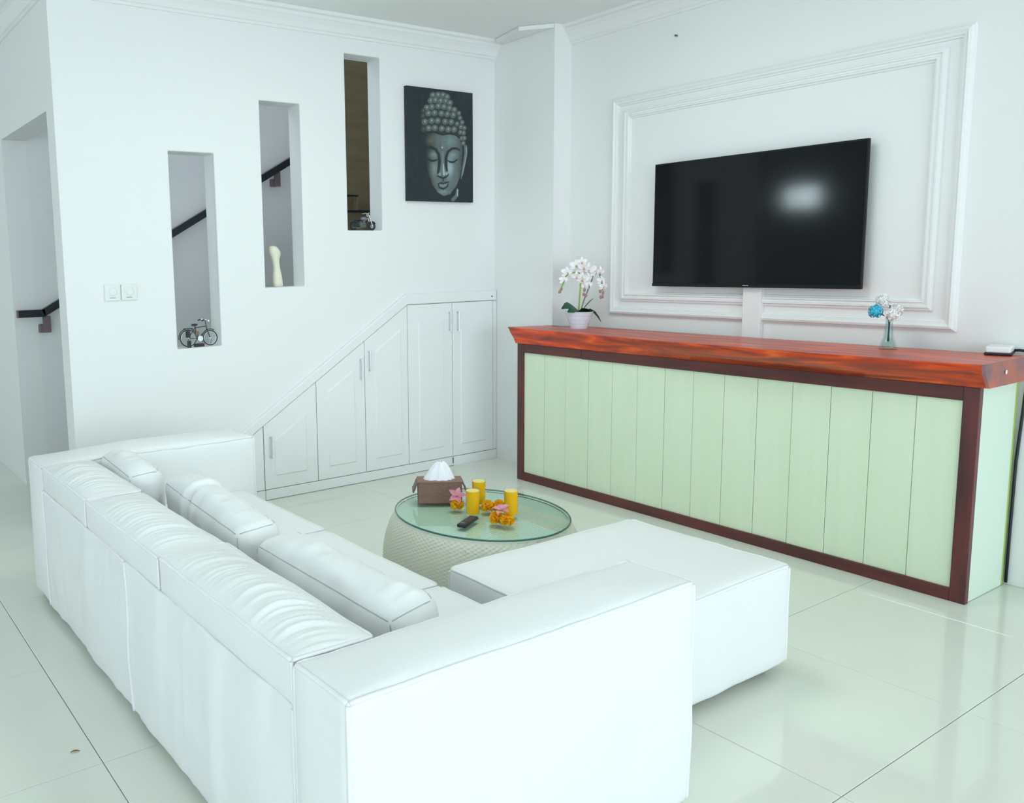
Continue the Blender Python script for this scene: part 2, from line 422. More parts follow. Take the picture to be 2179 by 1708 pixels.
# wall panel mouldings behind the television
def picture_frame(name, y0, y1, z0, z1, w, steps):
    prof = steps    # (offset from the outer edge, depth)
    V = []; F = []; n = len(prof)
    for (o_, d) in prof:
        V += [(XW-d, y0-o_, z0+o_), (XW-d, y1+o_, z0+o_), (XW-d, y1+o_, z1-o_), (XW-d, y0-o_, z1-o_)]
    for r in range(n-1):
        for i in range(4):
            j = (i+1) % 4; F.append((r*4+i, r*4+j, r*4+4+j, r*4+4+i))
    o = add(name, V, F, 'trim', kind='structure'); return fixnormals(o)
picture_frame('trim_6', -1.012, -3.185, 1.178, 2.640, .06,
   [(0, 0), (.002, .012), (.010, .016), (.014, .026), (.026, .030), (.036, .022), (.046, .020), (.050, .012), (.058, .010), (.060, 0)])
picture_frame('trim_7', -1.106, -3.072, 1.277, 2.552, .06,
   [(0, 0), (.002, .012), (.012, .014), (.016, .022), (.024, .022), (.028, .015), (.038, .015), (.042, .021), (.050, .020), (.054, .010), (.062, .008), (.064, 0)])

# ------------------------------------------------------------------ under-stair cabinet
cab = thing('under_stair_cabinet', (-1.2, 0, 0), 'white built-in cupboard with sloping top under the stair wall', 'cabinet')
ztop = lambda x: min(1.262, .445 + .6272*(x+2.171))
# carcass backing (shadow in the joints)
poly = [(-2.88, 0.0), (-.02, 0.0), (-.02, 1.262), (-.868, 1.262)]
V, F = prism(poly, 'y', -.001, -.006); fixnormals(add('carcass', V, F, 'grout', cab))
# sloping surround strip
poly = [(-2.985, .0), (-2.88, .0), (-.868, 1.262), (-.003, 1.262), (-.003, 1.338), (-.868, 1.342)]
V, F = prism(poly, 'y', -.001, -.032, .006); fixnormals(add('surround', V, F, 'cab', cab))
poly = [(-2.93, .040), (-2.905, .030), (-.872, 1.305), (-.01, 1.302), (-.01, 1.312), (-.872, 1.316)]
xs = [-2.065, -1.653, -1.250, -.868, -.447, -.037]
pan = [(-1.990, -1.740), (-1.565, -1.338), (-1.162, -.930), (-.770, -.532), (-.370, -.124)]
hnd = [(-2.021, .362), (-1.288, .827), (-1.214, .877), (-.479, 1.122), (-.401, 1.120)]
for i in range(5):
    a, b = xs[i]+.0022, xs[i+1]-.0022
    t = lambda x: ztop(x)-.004
    poly = [(a, .074), (b, .074), (b, t(b))] + ([(-.866, t(-.866))] if a < -.866 < b else []) + [(a, t(a))]
    V, F = prism(poly, 'y', -.007, -.024, .002); d = fixnormals(add('cabinet_door', V, F, 'cab', cab))
    pa, pb = pan[i]
    pt = lambda x: min(1.195, ztop(x)-.155 if i == 0 else ztop(x)-.135)
    poly = [(pa, .160), (pb, .160), (pb, pt(pb)), (pa, pt(pa))]
    # recessed moulding line around a raised field
    g = G(); V, F = prism(poly, 'y', -.024, -.032, .007); g.put(V, F)
    fixnormals(g.add('door_panel', 'cab', d))
    hx, hz = hnd[i]
    g = G().tube([(hx, -.024, hz-.066), (hx, -.048, hz-.066)], .0045, 6).tube([(hx, -.024, hz+.066), (hx, -.048, hz+.066)], .0045, 6)
    g.tube([(hx, -.048, hz-.075), (hx, -.048, hz+.075)], .0055, 8)
    g.add('door_handle', 'steel', d, smooth_angle=40)
V, F = prism([(-2.74, .074), (-2.069, .074), (-2.069, ztop(-2.069)-.004)], 'y', -.007, -.024, .002); fixnormals(add('filler_panel', V, F, 'cab', cab))
G().cbox(-2.88, -2.067, -.007, -.027, .0, .070, .002).cbox(-2.063, -.449, -.007, -.027, .003, .070, .002).cbox(-.445, -.003, -.007, -.027, .0, .070, .002).add('plinth', 'cab', cab)
G().cbox(-.035, -.003, -.007, -.024, .074, 1.258, .002).add('filler_panel', 'cab', cab)
G().box(-.455, -.450, -.026, -.031, .02, .066).add('seam_gap', 'foot', cab, label='small black strip drawing the dark gap under the door seam')  # black box drawing the dark gap at the foot of the seam
G().sphere((-.055, -.033, 1.292), .006).add('screw', 'nail', cab)

# ------------------------------------------------------------------ stair handrail on the far stairwell wall
rail = thing('stair_handrail', (-2.2, 1.40, 0), 'black handrail climbing the stairwell wall behind the niches', 'handrail')
P0 = Vector((-3.265, 1.385, 1.258)); P1 = Vector((-3.095, 1.385, 1.258)); P2 = Vector((-.86, 1.385, 2.52))
def bar(a, b, h, w):
    d = (b-a).normalized(); up = Vector((-d.z, 0, d.x)); y = Vector((0, 1, 0))
    V = []
    for p in (a, b):
        for (s, t) in ((-1, -1), (1, -1), (1, 1), (-1, 1)): V.append(p+y*s*w+up*t*h)
    return V, [(0, 1, 2, 3), (7, 6, 5, 4), (0, 4, 5, 1), (1, 5, 6, 2), (2, 6, 7, 3), (3, 7, 4, 0)]
g = G(); g.put(*bar(P0, P1+Vector((.012, 0, 0)), .026, .02)); g.put(*bar(P1, P2, .026, .02)); fixnormals(g.add('rail', 'rail', rail))
for x, z in ((-3.07, 1.245), (-1.145, 2.345), (-2.30, 1.69)):
    G().cbox(x-.028, x+.028, 1.395, 1.41, z-.13, z-.01, .003).cbox(x-.05, x+.0, 1.405, 1.45, z-.13, z-.07, .004).add('rail_bracket', 'bracket', rail)
g = G().box(-3.275, -3.262, 1.365, 1.405, 1.231, 1.285); g.add('rail_end', 'bracket', rail)
# dark landing rails seen through the upper niche
lr = thing('landing_rail', (-.4, 1.38, 1.9), 'dark landing rail against the brown panel behind the highest niche', 'rail')
G().box(-.80, -.37, 1.36, 1.385, 2.147, 2.162).add('upper_bar', 'rail', lr)
G().box(-.80, -.05, 1.36, 1.385, 2.010, 2.030).add('lower_bar', 'rail', lr)
G().box(-.385, -.372, 1.36, 1.42, 2.03, 2.147).add('upright', 'brown', lr)

# ------------------------------------------------------------------ soft blocks (sofa parts)
def axpts(h, r, n):
    mid = list(np.linspace(-(h-r), h-r, n+1))
    return np.array([-h, -h+.45*r] + mid + [h-.45*r, h])
class Soft:
    def __init__(s, c, h, n, r, puff, fn=None, e=3.):
        s.c = np.array(c, float); s.h = np.array(h, float); s.r = r; s.puff = puff; s.fn = fn; s.e = e
        A = [axpts(h[i], r, n[i]) for i in range(3)]
        idx = {}; pts = []; F = []
        def vid(i, j, k):
            q = (i, j, k)
            if q not in idx: idx[q] = len(pts); pts.append((A[0][i], A[1][j], A[2][k]))
            return idx[q]
        L = [len(a)-1 for a in A]
        for ax in range(3):
            b, d = [(1, 2), (2, 0), (0, 1)][ax]
            for side in (0, L[ax]):
                for i in range(L[b]):
                    for j in range(L[d]):
                        q = []
                        for (ii, jj) in ((i, j), (i+1, j), (i+1, j+1), (i, j+1)):
                            t = [0, 0, 0]; t[ax] = side; t[b] = ii; t[d] = jj; q.append(vid(*t))
                        F.append(tuple(q) if side else tuple(q[::-1]))
        s.F = F; s.V = s.map(np.array(pts))
    def map(s, p, off=0.):
        h = s.h; r = s.r
        inner = np.clip(p, -(h-r), h-r); d = p-inner
        ln = np.linalg.norm(d, axis=1, keepdims=True); nrm = d/np.maximum(ln, 1e-9)
        q = inner+nrm*(r+off)
        for ax in range(3):
            b, dd = [(1, 2), (2, 0), (0, 1)][ax]
            fall = (1-np.abs(p[:, b]/h[b])**s.e)*(1-np.abs(p[:, dd]/h[dd])**s.e)
            for si, sg in ((0, -1), (1, 1)):
                w = np.clip(nrm[:, ax]*sg, 0, 1)**2
                q[:, ax] += sg*s.puff[ax*2+si]*fall*w
        q = q+s.c
        if s.fn is not None: q = s.fn(q, nrm, p/h)
        return q
    def edge(s, fixed, axis, n=40, off=.001, t0=-1, t1=1):
        """points along the cube edge; fixed = {axis: sign}"""
        t = np.linspace(t0, t1, n); p = np.zeros((n, 3))
        for a, sg in fixed.items(): p[:, a] = sg*s.h[a]
        hh = s.h[axis]-s.r*.3
        p[:, axis] = t*hh
        return s.map(p, off)
def N(x, y, z): return noise.noise(Vector((x, y, z)))
def soft_add(name, sb, parent, m='sofa'):
    o = add(name, sb.V, sb.F, m, parent, smooth=True); return o
def pipes(sb, edges, parent, r=.006, m='pipe', nm='piping', n=40):
    for fx, ax in edges:
        V, F = tube(sb.edge(fx, ax, n), r, 6); add(nm, V, F, m, parent, smooth=True)
TOP4 = [({0: -1, 2: 1}, 1), ({0: 1, 2: 1}, 1), ({1: -1, 2: 1}, 0), ({1: 1, 2: 1}, 0)]
VERT4 = [({0: a, 1: b}, 2) for a in (-1, 1) for b in (-1, 1)]

sofa = thing('sectional_sofa', (-3.2, -2.3, 0), 'large white corner sofa with high arms and ruched back tops', 'sofa')
def drape(amp, seed, hem=.0):
    """soft vertical creases in upholstery on side faces, wobble along the seams"""
    def fn(q, nrm, u):
        for i in range(len(q)):
            x, y, z = q[i]; n_ = nrm[i]
            k = N(x*9+seed, y*9, z*1.3+seed)*.7+N(x*22, y*22+seed, z*2.2)*.3
            t = N(x*5+seed, y*5, z*5)*.5
            side = abs(n_[0])+abs(n_[1])
            q[i] += n_*(amp*(k*min(1, side)+t))
            if u[i][2] > .9: q[i][2] += .006*N(x*3.2+seed, y*3.2, 4.1)
        return q
    return fn
XB0, XB1 = -3.72, -3.492       # rear and inner face of the backrest
# backrest lower bodies
for (y0, y1, sd) in ((-1.105, -2.262, 1.), (-2.268, -3.462, 5.)):
    sb = Soft(((XB0+XB1)/2, (y0+y1)/2, .305), ((XB1-XB0)/2, abs(y1-y0)/2, .272), (6, 56, 30), .009, (.014, .004, 0, 0, 0, 0), drape(.012, sd))
    o = soft_add('backrest', sb, sofa)
    pipes(sb, [({0: -1, 1: 1}, 2)] + ([({0: -1, 1: -1}, 2)] if sd > 2 else []), o, .008)
# ruched tops of the backrest
def ruche(y0, y1, sd):
    L = y0-y1
    def fn(q, nrm, u):
        for i in range(len(q)):
            x, y, z = q[i]; up = max(0., nrm[i][2])
            if up > .05 and u[i][2] > .99:
                ux, uy = u[i][0], u[i][1]
                yy = y + .05*(ux*ux) + .025*ux + .02*N(x*6, y*3, sd)
                w = N(yy*46+sd, x*1.2, sd)+.5*N(yy*92, x*2, sd+3)+.5*N(yy*24, x*1.5, sd+7)
                w = abs(w)**.75*(1 if w > 0 else -.8)
                q[i][2] += up*.0085*w*(1-abs(ux)**2.5)*(1-max(0, abs(uy)-.72)/.28*.9)
            q[i] += nrm[i]*(.003*N(x*7+sd, y*7, z*7))
            if u[i][2] > .9: q[i][2] += .005*N(y*4+sd, x*2, 9.)
        return q
    return fn
for (y0, y1, zt, sd) in ((-1.105, -1.797, .690, 2.), (-1.803, -2.597, .684, 11.), (-2.603, -3.462, .690, 23.)):
    sb = Soft(((XB0+XB1)/2, (y0+y1)/2, (zt+.577)/2), ((XB1-XB0)/2, abs(y1-y0)/2, (zt-.577)/2), (14, int(abs(y1-y0)*300), 4), .014, (.006, .004, 0, 0, 0, .030), ruche(y0, y1, sd), 2.6)
    o = soft_add('back_top_pad', sb, sofa)
    pipes(sb, TOP4 + [({0: -1, 1: -1}, 2)], o, .0055, n=50)
# arms
def arm(x0, x1, y0, y1, zt, sd, pf, allv):
    sb = Soft(((x0+x1)/2, (y0+y1)/2, (zt+.032)/2), (abs(x1-x0)/2, abs(y1-y0)/2, (zt-.032)/2), (46, 14, 34), .022, pf, drape(.0085, sd), 2.6)
    o = soft_add('armrest', sb, sofa)
    pipes(sb, TOP4 + VERT4, o, .006, n=50)
    return o
arm(-3.722, -2.648, -.835, -1.098, .690, 3., (.010, .016, .012, .006, 0, .030), True)
arm(-3.722, -2.582, -3.700, -3.468, .690, 8., (.006, .010, .010, .004, 0, .014), True)
# seats
for (y0, y1, sd) in ((-1.105, -1.930, 2.), (-1.940, -2.735, 7.), (-2.745, -3.458, 4.)):
    sb = Soft((-3.105, (y0+y1)/2, .228), (.383, abs(y1-y0)/2, .188), (18, 18, 8), .022, (0, .008, .002, .002, 0, .016), drape(.004, sd), 2.6)
    o = soft_add('seat_cushion', sb, sofa)
    pipes(sb, [TOP4[1], TOP4[2], TOP4[3], ({0: 1, 1: 1}, 2), ({0: 1, 1: -1}, 2)], o, .005)
for (x, y) in ((-3.665, -2.33), (-3.66, -.93), (-3.66, -3.60), (-2.70, -3.60), (-2.72, -.93), (-2.78, -2.33)):
    G().cbox(x-.03, x+.03, y-.045, y+.045, 0, .05, .004).add('foot', 'foot', sofa, label='small black block foot')

# ottoman
ott = thing('ottoman', (-2.085, -3.015, 0), 'white upholstered chaise ottoman on the tiles behind the near sofa arm', 'ottoman')
sb = Soft((-2.085, -3.015, .228), (.525, .375, .196), (34, 26, 14), .026, (.006, .010, .010, .008, 0, .018), drape(.0055, 14.), 2.6)
o = soft_add('upholstered_body', sb, ott); pipes(sb, TOP4 + VERT4, o, .0055, n=44)
for sx in (-1, 1):
    for sy in (-1, 1):
        G().cbox(-2.085+sx*.44-.03, -2.085+sx*.44+.03, -3.015+sy*.29-.03, -3.015+sy*.29+.03, 0, .045, .004).add('foot', 'foot', ott, label='small black block foot')

# loose back cushions
def loose(loc, size, rot, puff, label, sd, fold=None):
    t = thing('back_cushion', loc, label, 'cushion', 'loose cushions along the sofa back'); t.rotation_euler = rot
    hx, hy, hz = (a/2 for a in size)
    def fn(q, nrm, u):
        for i in range(len(q)):
            x, y, z = q[i]
            w = N(x*5+sd, y*6, z*5)*.6+N(x*6, y*12+sd, z*6+x*9)*.5+N(x*14, y*26+z*14+sd, z*9)*.22
            q[i] += nrm[i]*(.019*w)
            if fold is not None:
                d = y-fold-.10*x-.12*z
                up = max(0, nrm[i][2])+max(0, -nrm[i][0])
                q[i] -= nrm[i]*up*(.030*math.exp(-(d/.016)**2)-.012*math.exp(-((d+.045)/.03)**2)-.014*math.exp(-((d-.05)/.035)**2))
        return q
    sb = Soft((0, 0, 0), (hx, hy, hz), (12, 64, 14), .045, puff, fn, 2.)
    o = add('cushion_cover', sb.V, sb.F, 'sofa', t, smooth=True, local=True)
    for fx, ax in [({0: -1, 2: 1}, 1), ({1: -1, 2: 1}, 0), ({0: -1, 1: -1}, 2), ({0: 1, 2: 1}, 1), ({1: 1, 2: 1}, 0), ({0: -1, 1: 1}, 2)]:
        V, F = tube(sb.edge(fx, ax, 60, -.0005), .0020, 5); add('cushion_seam', V, F, 'seam', o, smooth=True, local=True)
R = math.radians
loose((-3.285, -2.972, .562), (.175, .790, .240), (R(0), R(-10), R(0)), (.016, .050, .030, .030, .0, .030), 'white box cushion nearest the near arm of the sofa', 1.)
loose((-3.270, -2.035, .562), (.175, .900, .240), (R(0), R(-8), R(-4)), (.016, .045, .030, .018, .0, .030), 'long middle cushion with a deep crease and a bright near end', 9., fold=.06)
loose((-3.392, -1.345, .592), (.150, .470, .250), (R(2), R(-3), R(-2)), (.008, .045, .020, .020, .0, .028), 'greyish white cushion tucked in beside the far arm', 31.)

# ------------------------------------------------------------------ bar counter
bar_t = thing('bar_counter', (-.145, -2.06, 0), 'pale green planked bar counter framed in dark red wood', 'counter')
Y0, Y1 = -.622, -3.500; XF = -.342; XBK = .045
ys = np.linspace(-.678, -3.440, 15)
for i in range(14):
    a, b = ys[i]-.0012, ys[i+1]+.0012
    dx = .0015*math.sin(i*2.3)
    G().cbox(XF+.014+dx, XF+.030, b, a, .055, .925, .0022).add('plank', 'plank', bar_t)
G().box(XF+.030, XF+.040, -3.47, -.65, .02, .96).add('backing_board', 'plank', bar_t)
G().cbox(XF, XF+.035, Y1+.066, Y0-.056, .0, .060, .003).add('bottom_rail', 'frame', bar_t)
G().cbox(XF, XF+.035, -1.215, Y0-.056, .922, .985, .003).cbox(XF+.001, XF+.035, Y1+.066, -1.217, .920, .985, .003).add('top_rail', 'frame', bar_t)
G().cbox(XF, XF+.035, Y0-.056, Y0, .0, .985, .003).add('corner_post', 'post', bar_t)
G().cbox(XF, XF+.035, Y1, Y1+.066, .0, .985, .003).add('corner_post', 'post', bar_t)
G().cbox(XF+.036, XBK, Y1+.004, Y1+.022, .002, .985, .002).add('side_panel', 'greenside', bar_t)
G().box(XF+.036, -.004, Y0-.02, Y0-.002, .002, .985).add('side_panel', 'greenside', bar_t)
G().cbox(XBK+.0005, XBK+.022, Y1+.005, Y1+.40, .002, .984, .002).add('back_edge', 'greenedge', bar_t)
# live-edge slab top: cross-sections along y
def xt(y):
    P = [(-.50, -.330), (-.75, -.345), (-1.15, -.372), (-1.6, -.425), (-2.06, -.468), (-2.5, -.488), (-2.9, -.487), (-3.25, -.452), (-3.525, -.418)]
    ysx = [-p[0] for p in P]; return float(np.interp(-y, ysx, [p[1] for p in P]))
V = []; F = []
NY = 70; yy = np.linspace(-.50, -3.525, NY)
sec_n = 9
for i, y in enumerate(yy):
    s = i/(NY-1); w = .006*N(y*3, 1.7, 0)+.003*N(y*9, 4, 0)
    tl = max(0, 1-i/3.)
    xa = xt(y)+w
    xbot = -.352+.012*N(y*2.5, 8, 0)
    # the left end undercuts like a wane edge, and meets the column
    yb = min(y, -.50-.0) if True else y
    zb = .986; zt = 1.093
    xback = .0 if y > -.64 else .082
    sec = [(xback, zb), (xbot, zb), (xbot*.55+xa*.45+.004, zb+.034), (xbot*.22+xa*.78, zb+.066), (xa+.004, zb+.095), (xa+.002, zt-.004), (xa+.008, zt), (xa+.03, zt+.0005), (xback, zt)]
    for k, (x, z) in enumerate(sec):
        yo = 0.
        h = (z-zb)/(zt-zb)
        if i < 14:     # left end: bottom pulled inward, back corner pulled to the column edge
            f = (1-i/14.)
            yo = -f*(.115*(1-h)**1.0) - f*.125*max(0, (x+.33)/.33)
        if i > NY-5: yo = 0
        V.append((x, y+yo, z))
for i in range(NY-1):
    for k in range(sec_n):
        kk = (k+1) % sec_n
        F.append((i*sec_n+k, i*sec_n+kk, (i+1)*sec_n+kk, (i+1)*sec_n+k))
F.append(tuple(range(sec_n)))
sl = fixnormals(add('bar_top', V, F, 'slab', bar_t, smooth_angle=35, label='thick red-brown live-edge wooden slab'))
e0 = (NY-1)*sec_n
EV = V[e0:e0+sec_n]
Vb = list(EV)+[(x*.97-.004, y-.010, z*.999+.0005) for (x, y, z) in EV]
Fb = [(k, (k+1) % sec_n, sec_n+(k+1) % sec_n, sec_n+k) for k in range(sec_n)]+[tuple(range(2*sec_n-1, sec_n-1, -1)), tuple(range(sec_n))]
fixnormals(add('sawn_end', Vb, Fb, 'slabend', sl))
V, F = lathe([(.0001, 0), (.008, .001), (.010, .004), (.0001, .006)], 8)
add('pale_chip', [(-.20+v[0], -3.536-v[2], 1.045+v[1]) for v in V], F, 'tissue', sl)

# ------------------------------------------------------------------ television and its trunking
tv = thing('television', (.12, -2.08, 1.382), 'large black flat television mounted inside the wall moulding', 'television')
ty0, ty1, tz0, tz1 = -1.420, -2.750, 1.383, 2.160
G().cbox(.1005, .122, ty1, ty0, tz0, tz1, .004).add('housing', 'bezel', tv)
G().box(.0985, .1005, ty1+.010, ty0-.010, tz0+.022, tz1-.010).add('screen', 'screen', tv)
G().cbox(.0965, .1005, ty1, ty0, tz0, tz0+.020, .0015).add('chin', 'bezel', tv)
G().box(.0955, .0968, -2.105, -2.068, tz0+.010, tz0+.0145).add('logo', 'logo', tv)
G().box(.122, XW-.001, -2.4, -1.8, 1.55, 1.95).add('wall_mount', 'bezel', tv)
tr = thing('cable_trunking', (.15, -2.11, .30), 'white cable trunking running from the television down behind the bar', 'trunking')
G().cbox(.130, XW-.001, -2.166, -2.050, .30, 1.384, .004).add('cover', 'trim', tr)
# nail on the wall
nl = G().tube([(XW, -1.509, 2.943), (XW-.02, -1.509, 2.943)], .006, 6).add('nail', 'nail'); tag(nl, 'tiny grey nail high on the wall above the television', 'nail')

# ------------------------------------------------------------------ painting
def painting():
    W_, H_ = 150, 205
    # picture coordinates follow the photographed canvas, 880 x 1500 units
    U, Vv = np.meshgrid((np.arange(W_)+.5)/W_*880+40, (np.arange(H_)+.5)/H_)
    X = U
    Y = (60+150*(X-40)/880)+Vv*((1600+60*(X-40)/880)-(60+150*(X-40)/880))
    sm = lambda a, b, x: (lambda t: t*t*(3-2*t))(np.clip((x-a)/(b-a), 0, 1))
    rng = np.random.RandomState(3)
    nz = np.array([[N(i*.13, j*.05, 2.) for i in range(W_)] for j in range(H_)])
    nz2 = np.array([[N(i*.5, j*.25, 5.) for i in range(W_)] for j in range(H_)])
    base = np.array([27, 39, 45.])
    I = np.ones((H_, W_, 3))*base + (nz*6+nz2*4)[..., None]
    I += (sm(560, 900, X)*sm(500, 200, Y)*14)[..., None]*np.array([1., .8, .6])
    def blend(mask, col):
        nonlocal I
        mask = np.clip(mask, 0, 1)[..., None]; I = I*(1-mask)+np.asarray(col, float)*mask
    def inpoly(P):
        P = np.array(P, float); m = np.zeros(X.shape, bool); n = len(P)
        for i in range(n):
            x1, y1 = P[i]; x2, y2 = P[(i+1) % n]
            c = ((y1 > Y) != (y2 > Y)) & (X < (x2-x1)*(Y-y1)/(y2-y1+1e-9)+x1); m ^= c
        return m
    def stroke(P, w):
        d = np.full(X.shape, 1e9)
        ws = w if hasattr(w, '__len__') else [w]*len(P)
        best = np.zeros(X.shape)
        for i in range(len(P)-1):
            a = np.array(P[i], float); b = np.array(P[i+1], float); ab = b-a
            t = np.clip(((X-a[0])*ab[0]+(Y-a[1])*ab[1])/(ab@ab), 0, 1)
            dd = np.hypot(X-a[0]-t*ab[0], Y-a[1]-t*ab[1]); ww = ws[i]*(1-t)+ws[i+1]*t
            best = np.maximum(best, 1-sm(.55, 1.15, dd/ww))
        return best
    # neck and ear
    blend(stroke([(640, 1610), (690, 1560), (700, 1470)], [30, 26, 12]), (96, 116, 116))
    blend(stroke([(702, 1560), (706, 1480)], 8), (176, 196, 196))
    blend(stroke([(818, 905), (822, 990), (800, 1120), (775, 1240), (755, 1330)], [26, 24, 22, 17, 6]), (104, 120, 118))
    blend(stroke([(832, 920), (834, 1000), (806, 1130), (770, 1290)], [6, 6, 7, 5])*.8, (168, 184, 176))
    # face
    face = [(270, 690), (268, 900), (285, 1080), (315, 1260), (365, 1400), (430, 1500), (510, 1556), (600, 1535), (690, 1425), (745, 1280), (768, 1100), (778, 930), (765, 830), (690, 740), (600, 715), (480, 712), (400, 690)]
    fm = inpoly(face)
    shade = 66 + 38*sm(330, 470, X) - 34*sm(690, 790, X)
    shade = shade+nz2*12+nz*8
    fc = np.stack([shade*.94, shade*1.06, shade*1.04], -1)
    fade = sm(255, 380, X)
    I = np.where(fm[..., None], I*(1-fade[..., None])+fc*fade[..., None], I)
    def glow(cx, cy, rx, ry, col, k):
        m = np.exp(-(((X-cx)/rx)**2+((Y-cy)/ry)**2))*k
        nonlocal I
        I = np.where(fm[..., None], I*(1-m[..., None])+np.asarray(col, float)*m[..., None], I)
    glow(610, 820, 90, 90, (128, 150, 150), .75); glow(345, 800, 60, 60, (118, 116, 92), .6)
    glow(390, 1180, 60, 130, (136, 158, 152), .8); glow(600, 1190, 50, 140, (168, 198, 202), .9)
    glow(385, 990, 62, 45, (134, 152, 150), .8); glow(640, 1010, 60, 40, (140, 160, 160), .8)
    glow(505, 1500, 70, 34, (140, 160, 160), .7); glow(660, 1330, 60, 80, (104, 118, 116), .6); glow(430, 1380, 50, 60, (120, 134, 128), .5)
    # dark contours
    D = (26, 38, 42)
    blend(stroke([(285, 905), (350, 893), (410, 925), (448, 990), (460, 1070), (452, 1170), (440, 1240)], [14, 20, 22, 22, 22, 22, 16])*.92, D)
    blend(stroke([(735, 950), (690, 925), (630, 925), (575, 965), (548, 1040), (548, 1140), (560, 1220)], [10, 16, 18, 20, 22, 20, 14])*.92, D)
    blend(stroke([(292, 1038), (350, 1075), (395, 1076), (440, 1058)], [8, 16, 15, 6]), D)
    blend(stroke([(560, 1076), (610, 1104), (655, 1106), (705, 1072)], [6, 14, 15, 6]), D)
    blend(stroke([(505, 960), (506, 1120), (508, 1250)], [10, 13, 22])*.9, (120, 140, 138))
    blend(stroke([(514, 1130), (520, 1270)], [6, 12])*.9, (196, 214, 210))
    blend(stroke([(462, 1255), (463, 1262)], 20)*.8, (150, 172, 172)); blend(stroke([(550, 1250), (551, 1258)], 20)*.8, (162, 184, 184))
    blend(stroke([(425, 1280), (470, 1300), (512, 1318), (560, 1290), (585, 1265)], [8, 12, 14, 11, 6]), D)
    blend(stroke([(512, 1318), (505, 1360)], [12, 8])*.7, D)
    blend(stroke([(435, 1385), (480, 1378), (510, 1386), (540, 1376), (590, 1370)], [6, 12, 10, 12, 6]), D)
    blend(stroke([(440, 1395), (455, 1440), (505, 1462), (560, 1435), (575, 1395)], [8, 11, 13, 11, 8])*.9, D)
    blend(stroke([(470, 1410), (510, 1420), (548, 1406)], [12, 18, 11])*.85, (128, 152, 158))
    blend(stroke([(498, 902), (498, 904)], 13), (190, 206, 200))
    blend(stroke([(500, 860), (500, 880)], 5)*.7, (150, 160, 154))
    # hair cap
    hair = [(235, 690), (222, 560), (222, 430), (240, 372), (325, 325), (350, 240), (385, 175), (480, 150), (560, 175), (615, 260), (645, 365), (720, 420), (780, 520), (812, 650), (822, 780), (812, 895), (775, 880), (745, 800), (690, 740), (600, 722), (500, 728), (400, 694), (300, 690)]
    hm = inpoly(hair); I = np.where(hm[..., None], np.array([44, 56, 58.]), I)
    blend(stroke([(300, 695), (400, 700), (500, 735), (600, 728), (690, 748), (745, 806), (775, 880)], 10)*.9, (22, 32, 36))
    curls = [(380, 205), (450, 205), (515, 212), (568, 240), (352, 275), (412, 272), (482, 285), (550, 292), (606, 320), (300, 365), (366, 358), (450, 352), (525, 365), (600, 388), (665, 415),
             (255, 405), (320, 442), (400, 440), (490, 452), (570, 465), (650, 482), (728, 462), (248, 475), (272, 552), (360, 542), (440, 545), (540, 562), (622, 572), (702, 600), (772, 585), (742, 525),
             (320, 638), (402, 638), (495, 652), (582, 668), (662, 672), (748, 715), (755, 645), (802, 660), (792, 725), (765, 795), (802, 795), (786, 862), (255, 650)]
    for (cx, cy) in curls:
        r = 47 if cx < 690 else 36
        if cx < 262: r = 37
        d = np.hypot(X-cx, Y-cy)/r
        k = 1-sm(.8, 1.05, d)
        bright = (70 if cx < 262 else 112)*(1-.45*np.clip(d, 0, 1)**2)
        ring = 15*np.cos(d*9)
        blend(k, np.stack([(bright+ring)*.95, (bright+ring)*1.06, (bright+ring)*1.03], -1))
        blend(np.exp(-(((X-cx-2)/(r*.30))**2+((Y-cy+r*.12)/(r*.34))**2))*.6*(.5 if cx < 262 else 1), (190, 210, 204))
    lin = np.where(I/255 <= .04045, I/255/12.92, ((np.clip(I, 0, 255)/255+.055)/1.055)**2.4)
    return lin
PL = painting()
pm = bpy.data.materials.new('painted_canvas'); pm.use_nodes = True
ca = pm.node_tree.nodes.new('ShaderNodeVertexColor'); ca.layer_name = 'paint'
pm.node_tree.links.new(ca.outputs[0], pm.node_tree.nodes['Principled BSDF'].inputs['Base Color'])
pm.node_tree.nodes['Principled BSDF'].inputs['Roughness'].default_value = .55
pnt = thing('painting', (-.548, -.015, 2.005), 'dark canvas painting of a serene Buddha head with beaded hair', 'painting')
px0, px1, pz0, pz1 = -.853, -.242, 2.007, 2.806
G().box(px0, px1, -.030, -.001, pz0, pz1).add('stretcher', 'canvas', pnt)
H_, W_ = PL.shape[:2]
V = [(px0+(px1-px0)*i/W_, -.0306, pz1-(pz1-pz0)*j/H_) for j in range(H_+1) for i in range(W_+1)]
F = [(j*(W_+1)+i, (j+1)*(W_+1)+i, (j+1)*(W_+1)+i+1, j*(W_+1)+i+1) for j in range(H_) for i in range(W_)]
o = add('canvas_face', V, F, pm, pnt)
at = o.data.color_attributes.new('paint', 'FLOAT_COLOR', 'CORNER')
cc = np.ones((H_*W_, 4, 4), np.float32); cc[:, :, :3] = PL.reshape(-1, 1, 3)
at.data.foreach_set('color', cc.ravel())

